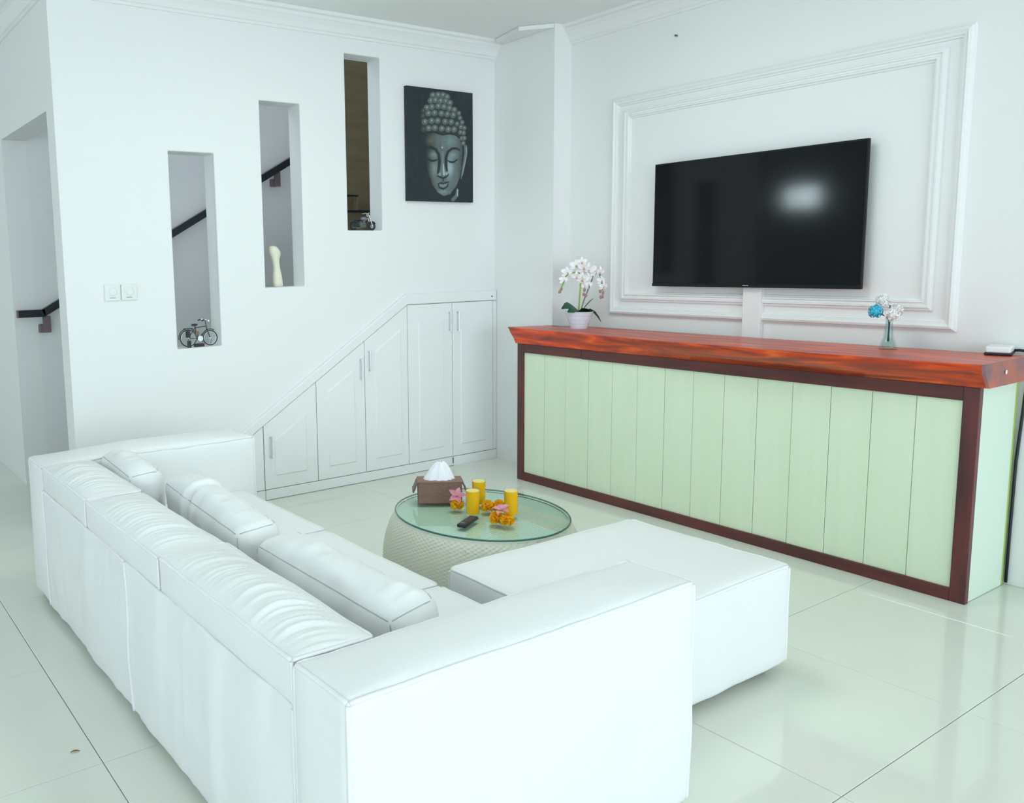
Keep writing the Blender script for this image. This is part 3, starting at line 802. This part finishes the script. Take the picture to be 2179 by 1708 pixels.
# ------------------------------------------------------------------ wall plates
for x, lab in ((-3.012, 'left one of two ivory wall plates with a round dial'), (-2.912, 'right one of two ivory wall plates with a round dial')):
    t = thing('wall_plate', (x, 0, 1.427), lab, 'wall plate', 'pair of wall plates on the stair wall')
    G().cbox(x-.047, x+.047, -.010, -.0005, 1.380, 1.474, .003).add('cover_plate', 'plate', t)
    V, F = lathe([(.026, 0), (.026, .003), (.022, .006), (.020, .004), (.0001, .004)], 20)
    add('dial', [(x+.004+v[0], -.010-v[2], 1.434+v[1]) for v in V], F, 'plate', t, smooth_angle=30)
    V, F = lathe([(.027, 0), (.028, .0035), (.0255, .0035), (.025, 0)], 20)
    add('dial_ring', [(x+.004+v[0], -.010-v[2], 1.434+v[1]) for v in V], F, 'trim', t)
    G().box(x-.018, x+.016, -.0105, -.0098, 1.394, 1.399).add('marking', 'plategrey', t)

# ------------------------------------------------------------------ niche ornaments
def ring(c, R_, r, n=26, m=6, ax='y'):
    P = [(c[0]+R_*math.cos(2*math.pi*i/n), c[1], c[2]+R_*math.sin(2*math.pi*i/n)) for i in range(n)]
    return tube(P, r, m, closed=True)
def wheel(t, c, R_, rt, spokes=14):
    V, F = ring(c, R_-rt, rt); w = add('wheel', V, F, 'tyre', t, smooth=True)
    V, F = ring(c, R_-2.3*rt, rt*.55); add('rim', V, F, 'chrome', w, smooth=True)
    g = G()
    for k in range(spokes):
        a = 2*math.pi*k/spokes
        g.tube([c, (c[0]+(R_-2.3*rt)*math.cos(a), c[1], c[2]+(R_-2.3*rt)*math.sin(a))], .0006, 4)
    g.tube([(c[0], c[1]-.006, c[2]), (c[0], c[1]+.006, c[2])], .004, 8)
    g.add('spokes', 'chrome', w); return w
bk = thing('model_bicycle', (-2.47, .06, 1.063), 'small dark model bicycle in the lowest niche', 'model')
yb = .06; zb = 1.063
rc = (-2.527, yb, zb+.058); fc = (-2.378, yb, zb+.052)
wheel(bk, rc, .056, .0035); wheel(bk, fc, .050, .0035)
def arcf(c, R_, a0, a1, n=14): return [(c[0]+R_*math.cos(R(a0+(a1-a0)*i/n)), c[1], c[2]+R_*math.sin(R(a0+(a1-a0)*i/n))) for i in range(n+1)]
G().tube(arcf(rc, .062, 20, 185), .003, 5).tube(arcf(fc, .056, 60, 205), .003, 5).add('mudguards', 'bike', bk)
bb = (-2.462, yb, zb+.050); seatp = (-2.478, yb, zb+.122); head = (-2.402, yb, zb+.128); hlow = (-2.398, yb, zb+.108)
G().tube([seatp, head], .003, 6).tube([bb, hlow], .003, 6).tube([bb, seatp], .003, 6).tube([rc, bb], .0025, 6).tube([rc, seatp], .0025, 6)\
   .tube([(-2.408, yb, zb+.165), head, hlow, fc], .003, 6).add('frame', 'bike', bk)
G().tube([(-2.432, yb-.03, zb+.168), (-2.412, yb-.03, zb+.172), (-2.405, yb, zb+.165), (-2.412, yb+.03, zb+.172), (-2.432, yb+.03, zb+.168)], .0026, 6).add('handlebar', 'chrome', bk)
G().tube([(-2.445, yb-.03, zb+.166), (-2.425, yb-.03, zb+.171)], .0042, 6).tube([(-2.445, yb+.03, zb+.166), (-2.425, yb+.03, zb+.171)], .0042, 6).add('grips', 'tyre', bk)
G().sphere((-2.385, yb, zb+.160), .009).add('headlamp', 'chrome', bk, smooth=True)
G().sphere((-2.482, yb, zb+.140), .02, 12, 8, (1.15, .55, .38)).tube([(-2.478, yb, zb+.12), (-2.480, yb, zb+.138)], .003, 6).add('saddle', 'saddle', bk, smooth=True)
G().cbox(-2.555, -2.495, yb-.013, yb+.013, zb+.117, zb+.121, .001).tube([(-2.545, yb, zb+.118), rc], .0018, 5).add('luggage_rack', 'bike', bk)
G().cbox(-2.545, -2.520, yb-.026, yb-.014, zb+.062, zb+.112, .004).cbox(-2.535, -2.505, yb+.014, yb+.024, zb+.062, zb+.11, .004).add('pannier', 'saddle', bk)
V, F = lathe([(.0001, 0), (.018, 0), (.018, .006), (.0001, .006)], 18)
add('chain_guard', [(-2.450+v[0], yb-.008-v[2], zb+.052+v[1]) for v in V], F, 'chrome', bk, smooth_angle=40)
G().cbox(-2.48, -2.455, yb-.010, yb+.010, zb+.068, zb+.098, .004).add('tool_bag', 'tan', bk)
G().cbox(-2.487, -2.425, yb-.016, yb+.016, zb, zb+.020, .003).add('base_block', 'saddle', bk)
G().cbox(-2.547, -2.540, yb-.045, yb-.030, zb, zb+.045, .001).cbox(-2.533, -2.526, yb-.045, yb-.030, zb, zb+.045, .001).cbox(-2.547, -2.526, yb-.045, yb-.030, zb+.02, zb+.026, .001).tube([(-2.537, yb-.038, zb+.03), rc], .002, 5).add('stand', 'bike', bk)

mc = thing('model_motorcycle', (-1.19, .06, 1.797), 'small dark model motorcycle in the highest niche', 'model')
zb = 1.797; rw = (-1.262, yb, zb+.030); fw = (-1.108, yb, zb+.030)
for c in (rw, fw):
    V, F = ring(c, .022, .008, 22, 8); w = add('wheel', V, F, 'tyre', mc, smooth=True)
    g = G()
    for k in range(7):
        a = 2*math.pi*k/7; g.tube([c, (c[0]+.016*math.cos(a), yb, c[2]+.016*math.sin(a))], .0012, 4)
    V, F = ring(c, .015, .0025); g.put(V, F); g.add('rim', 'nail', w)
G().sphere((-1.175, yb, zb+.082), .02, 12, 8, (1.5, .8, .75)).add('fuel_tank', 'tankpaint', mc, smooth=True)
G().sphere((-1.228, yb, zb+.075), .018, 12, 8, (1.7, .7, .45)).add('saddle', 'saddle', mc, smooth=True)
G().cbox(-1.215, -1.165, yb-.014, yb+.014, zb+.022, zb+.058, .005).tube([(-1.19, yb-.01, zb+.045), (-1.18, yb-.012, zb+.072)], .010, 8).tube([(-1.19, yb+.01, zb+.045), (-1.2, yb+.012, zb+.072)], .010, 8).add('engine', 'nail', mc)
G().tube([rw, (-1.205, yb, zb+.03), (-1.165, yb, zb+.03), (-1.14, yb, zb+.095), (-1.23, yb, zb+.062), rw], .004, 6).add('frame', 'tyre', mc)
for s in (-.012, .012): G().tube([(fw[0], yb+s, fw[2]), (-1.142, yb+s, zb+.112)], .0035, 6).add('fork', 'chrome', mc)
G().tube([(-1.165, yb-.035, zb+.118), (-1.145, yb-.02, zb+.124), (-1.142, yb, zb+.112), (-1.145, yb+.02, zb+.124), (-1.165, yb+.035, zb+.118)], .003, 6).add('handlebar', 'chrome', mc)
G().sphere((-1.128, yb, zb+.098), .010).add('headlamp', 'chrome', mc, smooth=True)
G().tube(arcf(fw, .034, 30, 160), .004, 6).tube(arcf(rw, .034, 20, 170), .004, 6).add('mudguards', 'tyre', mc)
for s in (-.016, .016): G().tube([(-1.175, yb+s, zb+.03), (-1.225, yb+s, zb+.018), (-1.285, yb+s, zb+.022)], .0042, 6).add('exhaust', 'nail', mc)

bn = thing('carved_bone', (-1.868, .07, 1.423), 'pale carved bone ornament standing in the middle niche', 'ornament')
prof = [(.0345, 0), (.034, .03), (.030, .08), (.0265, .13), (.0245, .165), (.026, .19), (.033, .213), (.039, .232), (.040, .247), (.033, .262), (.018, .270), (.0001, .272)]
V, F = lathe(prof, 18)
V = [(-1.868+v[0]*(1+.12*math.sin(v[2]*40))-.022*(v[2]/.27)**1.2+.006*N(v[0]*40, v[1]*40, v[2]*20), .07+v[1]*.8, 1.423+v[2]-(.010*v[0]/.04 if v[2] > .24 else 0)) for v in V]
add('bone', V, F, 'bone', bn, smooth=True)

# ------------------------------------------------------------------ coffee table
TC = (-1.973, -2.099); TA, TB = .379, .445; TZ = .400
ct = thing('coffee_table', (TC[0], TC[1], 0), 'round drum coffee table of pale wicker with a green glass top', 'table')
# woven shell: real strands, alternating over and under
prof = []
for i in range(73):
    s = i/72; a = s*math.pi
    prof.append((.035+.045*math.sin(a*.97+.10)**.8 + .0*s, .012+(TZ-.030)*s))
def rad(s): return -.005+.068*max(0., math.sin(math.pi*(.14+.86*s)))**.75
NS = 176; ROW = 46; sub = 4
nA = NS*2; nR = ROW*2
V = []; F = []
for i in range(nR+1):
    s = i/nR
    for j in range(nA):
        a = 2*math.pi*j/nA
        col = j//2; row = i//2
        wv = (1 if (col+row) % 2 == 0 else -1)*(math.sin(math.pi*((i % 2)+.0)/2+.5*math.pi*0) if i % 2 else 0)
        wv = (1 if (col+row) % 2 == 0 else -1) if (i % 2 == 1) else 0
        if j % 2 == 0: wv *= .25
        d = rad(s)+.0038*wv*(1 if s < .97 else 0)-.0024*(1 if i % 2 == 0 else 0)
        V.append((TC[0]+(TA+d)*math.cos(a), TC[1]+(TB+d)*math.sin(a), .010+(TZ-.022)*s))
for i in range(nR):
    for j in range(nA):
        F.append((i*nA+j, i*nA+(j+1) % nA, (i+1)*nA+(j+1) % nA, (i+1)*nA+j))
add('wicker_drum', V, F, 'wicker', ct, smooth=True, kind='stuff')
# woven top under the glass: narrow slats
g = G()
k = 58
for i in range(k):
    y = -TB+2*TB*(i+.5)/k; hw = TA*math.sqrt(max(0, 1-(y/TB)**2))-.004
    if hw > .03: g.cbox(TC[0]-hw, TC[0]+hw, TC[1]+y-TB/k*.78, TC[1]+y+TB/k*.78, TZ-.022, TZ-.0165, .0012)
g.add('wicker_top', 'wickertop', ct, kind='stuff')
V, F = lathe([(.0001, TZ-.018-.010), (.97, TZ-.018-.010), (.97, TZ-.0245), (.0001, TZ-.0245)], 64, (TC[0], TC[1], 0), TA, TB)
add('wicker_underlay', V, F, 'wicker', ct)
V, F = lathe([(.0001, TZ-.010), (1., TZ-.010), (1., TZ), (.0001, TZ)], 96, (TC[0], TC[1], 0), TA, TB)
gl = add('glass_top', V, F, 'tglass', ct)
V, F = tube([(TC[0]+TA*math.cos(2*math.pi*i/96), TC[1]+TB*math.sin(2*math.pi*i/96), TZ-.005) for i in range(96)], .0042, 6, closed=True)
add('glass_edge', V, F, 'tedge', gl, smooth=True)

# things on the coffee table
def juice(x, y, lab):
    t = thing('juice_glass', (x, y, TZ), lab, 'glass', 'glasses of orange juice on the coffee table')
    h = .130
    V, F = lathe([(.0001, 0), (.0300, 0), (.0315, .004), (.0335, h), (.0325, h+.001), (.0318, h), (.0300, .010), (.0001, .010)], 28, (0, 0, 0))
    add('tumbler', V, F, 'glass', t, smooth_angle=40, local=True)
    V, F = lathe([(.0001, .0105), (.0296, .0105), (.0315, h-.012), (.0001, h-.012)], 28)
    add('juice', V, F, 'juice', t, smooth_angle=40, local=True)
    V, F = lathe([(.0001, h-.0119), (.0312, h-.0119), (.0312, h-.0105), (.0001, h-.010)], 28)
    add('froth', V, F, 'foam', t, smooth_angle=40, local=True)
juice(-2.045, -2.127, 'juice glass nearest the remote control')
juice(-1.910, -2.014, 'juice glass farthest back, partly behind another')
juice(-1.910, -2.239, 'juice glass on the right, standing apart near the orange flowers')
tb = thing('tissue_box', (-2.016, -1.842, TZ), 'brown woven tissue box with a white tissue pulled up', 'tissue box', rotz=math.atan2(-.127, .178))
g = G().cbox(-.108, .108, -.055, .055, 0, .108, .005)
g.add('box_body', 'tissuebox', tb, local=True)
G().cbox(-.110, .110, .022, .058, .104, .1115, .002).cbox(-.110, .110, -.058, -.022, .104, .1115, .002).cbox(-.110, -.06, -.022, .022, .104, .1115, .002).cbox(.06, .110, -.022, .022, .104, .1115, .002).add('lid', 'tissuebox', tb, local=True)
for s in (-1, 1):
    V = []; 
    for (a, z) in ((.106, .110), (.116, .098), (.126, .072), (.134, .058)):
        for yv in (-.055, .055): V += [(s*a, yv, z), (s*(a-.005), yv, z-.003)]
    F = []
    for i in range(3):
        b = i*4; F += [(b, b+2, b+6, b+4), (b+1, b+5, b+7, b+3), (b, b+4, b+5, b+1), (b+2, b+3, b+7, b+6)]
    F += [(0, 1, 3, 2), (12, 14, 15, 13)]
    fixnormals(add('side_flap', V, F, 'flap', tb, local=True))
# tissue: pinched cone with folds
V = []; F = []; n = 40; rows = 12
for i in range(rows+1):
    s = i/rows
    for j in range(n):
        a = 2*math.pi*j/n
        fold = 1+.28*math.sin(a*5+1)*(.3+s)+.12*math.sin(a*11)
        rx = (.062*(1-s)**.75+.010)*fold; ry = (.032*(1-s)**.8+.005)*fold
        V.append((rx*math.cos(a)+.012*s*s-.006, ry*math.sin(a), .106+.088*s+.010*math.sin(a*3+.6)*s*(1 if j % 2 else .4)))
for i in range(rows):
    for j in range(n): F.append((i*n+j, i*n+(j+1) % n, (i+1)*n+(j+1) % n, (i+1)*n+j))
F.append(tuple(rows*n+j for j in range(n)))
add('tissue', V, F, 'tissue', tb, smooth=True, local=True)
rm = thing('remote_control', (-2.145, -2.210, TZ), 'slim black remote control lying on the glass', 'remote', rotz=math.atan2(.062, .125))
G().cbox(-.075, .075, -.022, .022, .0005, .017, .006).add('remote_body', 'remote', rm, local=True, smooth_angle=40)
g = G()
for i in range(6):
    for j in range(3): g.cbox(-.012+i*.013, -.004+i*.013, -.014+j*.011, -.007+j*.011, .0165, .0185, .0008)
g.add('keys', 'keys', rm, local=True)
G().box(-.052, -.046, -.008, .010, .0168, .0174).add('remote_mark', 'logo', rm, local=True)
def marigold(x, y, lab, r=.027, sd=0):
    t = thing('marigold', (x, y, TZ), lab, 'flower', 'orange marigold heads on the coffee table')
    rnd = random.Random(sd); g = G()
    cz = r*.80
    g.sphere((0, 0, cz), r*.5, 10, 7)
    for k in range(130):
        zc = 1-2*(k+.5)/110; a = k*2.39996
        if zc < -.75: continue
        d = Vector((math.sqrt(1-zc*zc)*math.cos(a), math.sqrt(1-zc*zc)*math.sin(a), zc))
        d = (d+Vector((rnd.uniform(-.12, .12), rnd.uniform(-.12, .12), rnd.uniform(-.12, .12)))).normalized()
        s1 = d.orthogonal().normalized(); s1.rotate(Matrix.Rotation(rnd.uniform(0, 3.14), 3, d)); s2 = d.cross(s1)
        c0 = Vector((0, 0, cz)); w = r*.30
        b0 = c0+d*r*.42; tip = c0+d*r*(1.0+rnd.uniform(-.08, .1)); m_ = c0+d*r*.88
        V = [b0-s1*w*.4, b0+s1*w*.4, m_+s1*w+s2*w*.25, tip+s1*w*.55+s2*w*.7, tip-s1*w*.55+s2*w*.7, m_-s1*w+s2*w*.25]
        g.put(V, [(0, 1, 2, 5), (5, 2, 3, 4)])
    zmin = min(v[2] for v in g.V); g.V = [(v[0], v[1], max(.0006, v[2]-zmin-.0045)) for v in g.V]
    g.add('flower_head', 'marigold', t, local=True)
marigold(-2.040, -2.004, 'marigold head beside the brown tissue box, under pink petals', .031, 1)
marigold(-1.945, -2.120, 'marigold head left of a touching pair, between the glasses', .031, 2)
marigold(-1.903, -2.152, 'marigold head right of a touching pair, next to the right-hand glass', .031, 3)
marigold(-2.040, -2.283, 'left marigold head of the front pair under a pink flower', .031, 4)
marigold(-2.022, -2.335, 'right marigold head of the front pair, foremost on the glass', .031, 5)
def pinkflower(x, y, z, tilt, lab, sd):
    t = thing('pink_flower', (x, y, z), lab, 'flower', 'pink flowers on the coffee table'); t.rotation_euler = tilt
    for k in range(5):
        a = 2*math.pi*k/5+sd; g = G(); V = []; F = []
        L_ = .040
        for i in range(7):
            s = i/6; w = .0125*math.sin(math.pi*min(1, .12+.88*s)**.8)+.001
            for j in (-1, 0, 1):
                rr = .004+L_*s; zz = .020*s-.016*s*s+(.004*abs(j)*math.sin(math.pi*s))+.004*math.sin(k*2.1)
                V.append((rr*math.cos(a)-j*w*math.sin(a), rr*math.sin(a)+j*w*math.cos(a), zz))
        for i in range(6):
            for j in (0, 1): F.append((i*3+j, i*3+j+1, i*3+3+j+1, i*3+3+j))
        add('petal', V, F, 'pinkpetal', t, smooth=True, local=True)
    G().sphere((0, 0, .006), .006).add('flower_centre', 'pinkpetal', t, local=True, smooth=True)
pinkflower(-2.036, -2.000, TZ+.064, (R(38), R(-34), 0), 'pink flower resting on the marigold by the tissue box', .4)
pinkflower(-2.024, -2.300, TZ+.063, (R(6), R(-14), 0), 'pink flower lying over the front pair of marigolds', 1.0)

# ------------------------------------------------------------------ things on the bar top
ZB = 1.0935
orc = thing('potted_orchid', (-.104, -.978, ZB), 'white orchid in a ribbed white pot on the far end of the bar', 'plant')
pr = [(.0001, 0), (.056, 0)]
for k in range(4):
    ra = .057+.0095*k
    pr += [(ra, .002+.028*k), (ra+.0075, .002+.028*k+.020), (ra+.0085, .002+.028*k+.025), (ra+.0065, .002+.028*k+.0272)]
pr += [(.096, .112), (.098, .118), (.091, .118), (.086, .100), (.0001, .100)]
V, F = lathe(pr, 36, (0, 0, 0)); add('pot', V, F, 'pot', orc, smooth_angle=24, local=True)
V, F = lathe([(.085, .101), (.06, .112), (.03, .118), (.0001, .120)], 24); add('moss', [(v[0], v[1], v[2]+.004*N(v[0]*60, v[1]*60, 0)) for v in V], F, 'soil', orc, smooth=True, local=True)
# image-plane direction of the view is close to (x+, y-) ; u = to the right in the picture
u = Vector((.80, -.60, 0)).normalized()*.76; vdir = Vector((-.6, -.8, 0))
def OP(a, z, d=0.): return u*a+vdir*d+Vector((0, 0, z))
def leaf(pts, w, m, nm='leaf', parent=orc):
    V = []; F = []; n = len(pts); P = [Vector(p) for p in pts]
    for i in range(n):
        a = P[max(0, i-1)]; b = P[min(n-1, i+1)]; tdir = (b-a).normalized()
        side = tdir.cross(Vector((0, 0, 1)))
        if side.length < .1: side = u.normalized()
        side = (side.normalized()*.8+Vector((0, 0, .5))).normalized()
        s = i/(n-1); ww = w*math.sin(math.pi*min(.985, .10+.9*s))**.7
        nn = tdir.cross(side)
        for j, lift in ((-1, .35), (0, 0), (1, .35)): V.append(P[i]+side*ww*j+nn*ww*lift*.4)
        for j, lift in ((-1, .35), (0, 0), (1, .35)): V.append(P[i]+side*ww*j+nn*(ww*lift*.4-.002))
    for i in range(n-1):
        for j in (0, 1):
            b = i*6+j; F.append((b, b+1, b+7, b+6)); F.append((b+4, b+3, b+9, b+10))
    return add(nm, V, F, m, parent, smooth=True, local=True)
leaf([OP(.01, .112), OP(-.05, .148, .02), OP(-.10, .166, .03), OP(-.135, .160, .03), OP(-.165, .140, .03)], .042, 'leaf')
leaf([OP(.0, .110), OP(-.04, .135, .05), OP(-.085, .135, .07), OP(-.12, .118, .07)], .035, 'leaf')
leaf([OP(.0, .112), OP(.035, .130, .03), OP(.07, .128, .05), OP(.10, .116, .06)], .030, 'leaf')
leaf([OP(.02, .115), OP(.05, .150), OP(.085, .180), OP(.125, .205)], .016, 'leaf2')
leaf([OP(.03, .115), OP(.095, .130), OP(.14, .110), OP(.175, .075), OP(.195, .045)], .015, 'leaf2')
def spath(pts, r, m):
    P = [Vector(p) for p in pts]; Q = []
    for i in range(len(P)-1):
        for k in range(5):
            t = k/5; p0 = P[max(0, i-1)]; p1 = P[i]; p2 = P[i+1]; p3 = P[min(len(P)-1, i+2)]
            Q.append(.5*((2*p1)+(-p0+p2)*t+(2*p0-5*p1+4*p2-p3)*t*t+(-p0+3*p1-3*p2+p3)*t**3))
    Q.append(P[-1]); V, F = tube(Q, r, 6); return add('flower_stem', V, F, m, orc, smooth=True, local=True)
spath([OP(-.005, .11), OP(.003, .22), OP(.008, .30), OP(.0, .375), OP(-.055, .385), OP(-.115, .365), OP(-.145, .31), OP(-.185, .245)], .0052, 'stem')
spath([OP(.012, .11), OP(.04, .19), OP(.075, .26), OP(.11, .33), OP(.125, .40), OP(.16, .40), OP(.19, .34), OP(.205, .26)], .0045, 'stem2')
def orchid(c, rot, sc, k):
    g = G()
    for i, (ang, L_, w) in enumerate(((90, 1., .42), (210, 1., .40), (330, 1., .40), (20, 1.05, .62), (160, 1.05, .62))):
        a = R(ang); V = []; F = []
        for ii in range(7):
            s = ii/6; ww = w*sc*math.sin(math.pi*min(1, .08+.9*s))**.55*1.15
            for j in (-1, 0, 1):
                rr = sc*(.04+.88*s)*L_; zz = sc*(.14*s*(1-s)+.12*abs(j)*math.sin(math.pi*s)-.18*s*s)+(.05*sc if i > 2 else 0)
                V.append(Vector((rr*math.cos(a)-j*ww*.5*math.sin(a), rr*math.sin(a)+j*ww*.5*math.cos(a), zz)))
        for ii in range(6):
            for j in (0, 1): F.append((ii*3+j, ii*3+j+1, ii*3+4+j, ii*3+3+j))
        g.put(V, F)
    # face towards the viewer
    Z = (vdir*.85+u.normalized()*rot[0]+Vector((0, 0, rot[1]))).normalized(); Xx = Vector((0, 0, 1)).cross(Z).normalized(); Yy = Z.cross(Xx)
    T = lambda p: (Xx*p[0]+Yy*p[1]+Z*p[2])*.84+c
    b = add('blossom', [T(Vector(v)) for v in g.V], g.F, 'orchid', orc, smooth=True, local=True)
    h = G().sphere((0, -sc*.12, sc*.12), sc*.17, 8, 6, (1, 1.3, .8))
    add('blossom_lip', [T(Vector(v)) for v in h.V], h.F, 'orchidlip', b, smooth=True, local=True)
rr_ = random.Random(5)
for k, (a, z, s) in enumerate(((-.115, .385, .055), (-.145, .335, .045), (-.035, .430, .058), (.03, .415, .062), (.015, .455, .045), (.08, .40, .066), (.135, .385, .060), (.175, .385, .05), (-.03, .355, .052), (.02, .335, .062), (.065, .345, .050), (.075, .30, .036), (.19, .325, .045), (.205, .285, .045), (.045, .29, .036))):
    orchid(OP(a, z, .01+.02*rr_.random()), (rr_.uniform(-.5, .5), rr_.uniform(-.3, .2)), s, k)
for (a, z) in ((-.165, .275), (-.178, .258), (.18, .255), (.205, .245), (.185, .215), (.20, .218), (.04, .265), (.055, .228), (.035, .235)):
    g = G().sphere((0, 0, 0), .009, 8, 6, (1, 1, 1.5)); p = OP(a, z, .02)
    add('flower_bud', [Vector(v)+p for v in g.V], g.F, 'bud', orc, smooth=True, local=True)

vs = thing('bud_vase', (-.056, -2.975, ZB), 'small clear glass vase with a ribbed neck on the bar', 'vase')
prof = [(.0001, 0), (.040, 0), (.042, .003), (.036, .022), (.028, .05)]
for k in range(8): prof += [(.0225-.0011*k, .056+.0115*k), (.0245-.0011*k, .0615+.0115*k)]
prof += [(.0165, .148), (.020, .156), (.018, .156), (.0135, .145), (.018, .06), (.030, .012), (.0001, .008)]
V, F = lathe(prof, 20); add('vase_body', V, F, 'vase', vs, smooth=True, local=True)
def bloom(c, r, m, lab, sd, st):
    t = thing('bouquet_flower', (-.056, -2.975, ZB+.03), lab, 'flower', 'flowers in the small glass vase')
    rnd = random.Random(sd); g = G(); c = Vector(c)
    g.sphere(c, r*.75, 10, 7)
    for k in range(90):
        zc = 1-2*(k+.5)/90; a = k*2.39996
        d = Vector((math.sqrt(1-zc*zc)*math.cos(a), math.sqrt(1-zc*zc)*math.sin(a), zc))
        s1 = d.orthogonal().normalized(); s1.rotate(Matrix.Rotation(rnd.uniform(0, 6.28), 3, d)); s2 = d.cross(s1)
        w = r*.26; b0 = c+d*r*rnd.uniform(.82, 1.)
        V = [b0-d*w*.3, b0+s1*w+s2*w*.5+d*w*.25, b0+s2*w*1.1+d*w*.1, b0-s1*w+s2*w*.5+d*w*.25]
        g.put(V, [(0, 1, 2, 3)])
    b = g.add('bloom', m, t)
    V, F = tube(st, .0028, 5); add('flower_stem', V, F, 'darkstem', t, smooth=True)
vx, vy = -.056, -2.975
def BP(a, z, d=0.): return Vector((vx, vy, ZB))+u.normalized()*a+vdir*d+Vector((0, 0, z))
zs0 = BP(0, .04)
bloom(BP(-.070, .190, .000), .034, 'blue', 'turquoise flower at the left of the small vase', 1, [zs0+Vector((.004, 0, 0)), BP(-.004, .15), BP(-.02, .165), BP(-.05, .18)])
bloom(BP(-.020, .240, -.035), .034, 'cream', 'topmost cream flower in the small vase', 2, [zs0, BP(0, .15), BP(-.002, .22)])
bloom(BP(.044, .188, -.030), .035, 'cream', 'cream flower at the right of the small vase', 3, [zs0-Vector((.004, 0, 0)), BP(.003, .15), BP(.014, .16), BP(.026, .172)])
bloom(BP(-.014, .176, .052), .034, 'cream', 'lower front cream flower, overlapping the turquoise one', 4, [zs0+Vector((0, .004, 0)), BP(.0, .15, .003), BP(-.002, .17, .02)])

rt = thing('internet_router', (.070, -3.410, ZB), 'small white box on a black base at the near end of the bar', 'router', rotz=R(14))
G().cbox(-.075, .075, -.052, .052, .0005, .012, .004).add('base', 'black', rt, local=True)
G().cbox(-.070, .070, -.048, .048, .011, .040, .007).add('casing', 'router', rt, local=True)
cb = G().tube([(.138, -3.428, ZB+.014), (.150, -3.46, ZB+.016), (.150, -3.52, ZB+.012), (.125, -3.538, ZB-.02), (.098, -3.532, 1.03), (.083, -3.520, .93), (.0785, -3.506, .60), (.0785, -3.504, .25), (.0785, -3.504, .012)], .0065, 8).add('power_cable', 'black', smooth=True)
tag(cb, 'black cable hanging from the white router down the back edge of the bar', 'cable')

# dried leaf on the floor
V = []; F = []
for i in range(7):
    s = i/6
    for j in (-1, 0, 1): V.append((-.015+.030*s, j*.005*math.sin(math.pi*min(.97, .05+.93*s)), .001+.002*abs(j)+.003*math.sin(math.pi*s)))
for i in range(6):
    for j in (0, 1): F.append((i*3+j, i*3+j+1, i*3+4+j, i*3+3+j))
lf = thing('dry_leaf', (-3.946, -2.35, 0), 'small dry orange-brown leaf on the tiles beside the sofa', 'leaf', rotz=R(-20))
add('leaf_blade', V, F, 'dryleaf', lf, smooth=True, local=True)
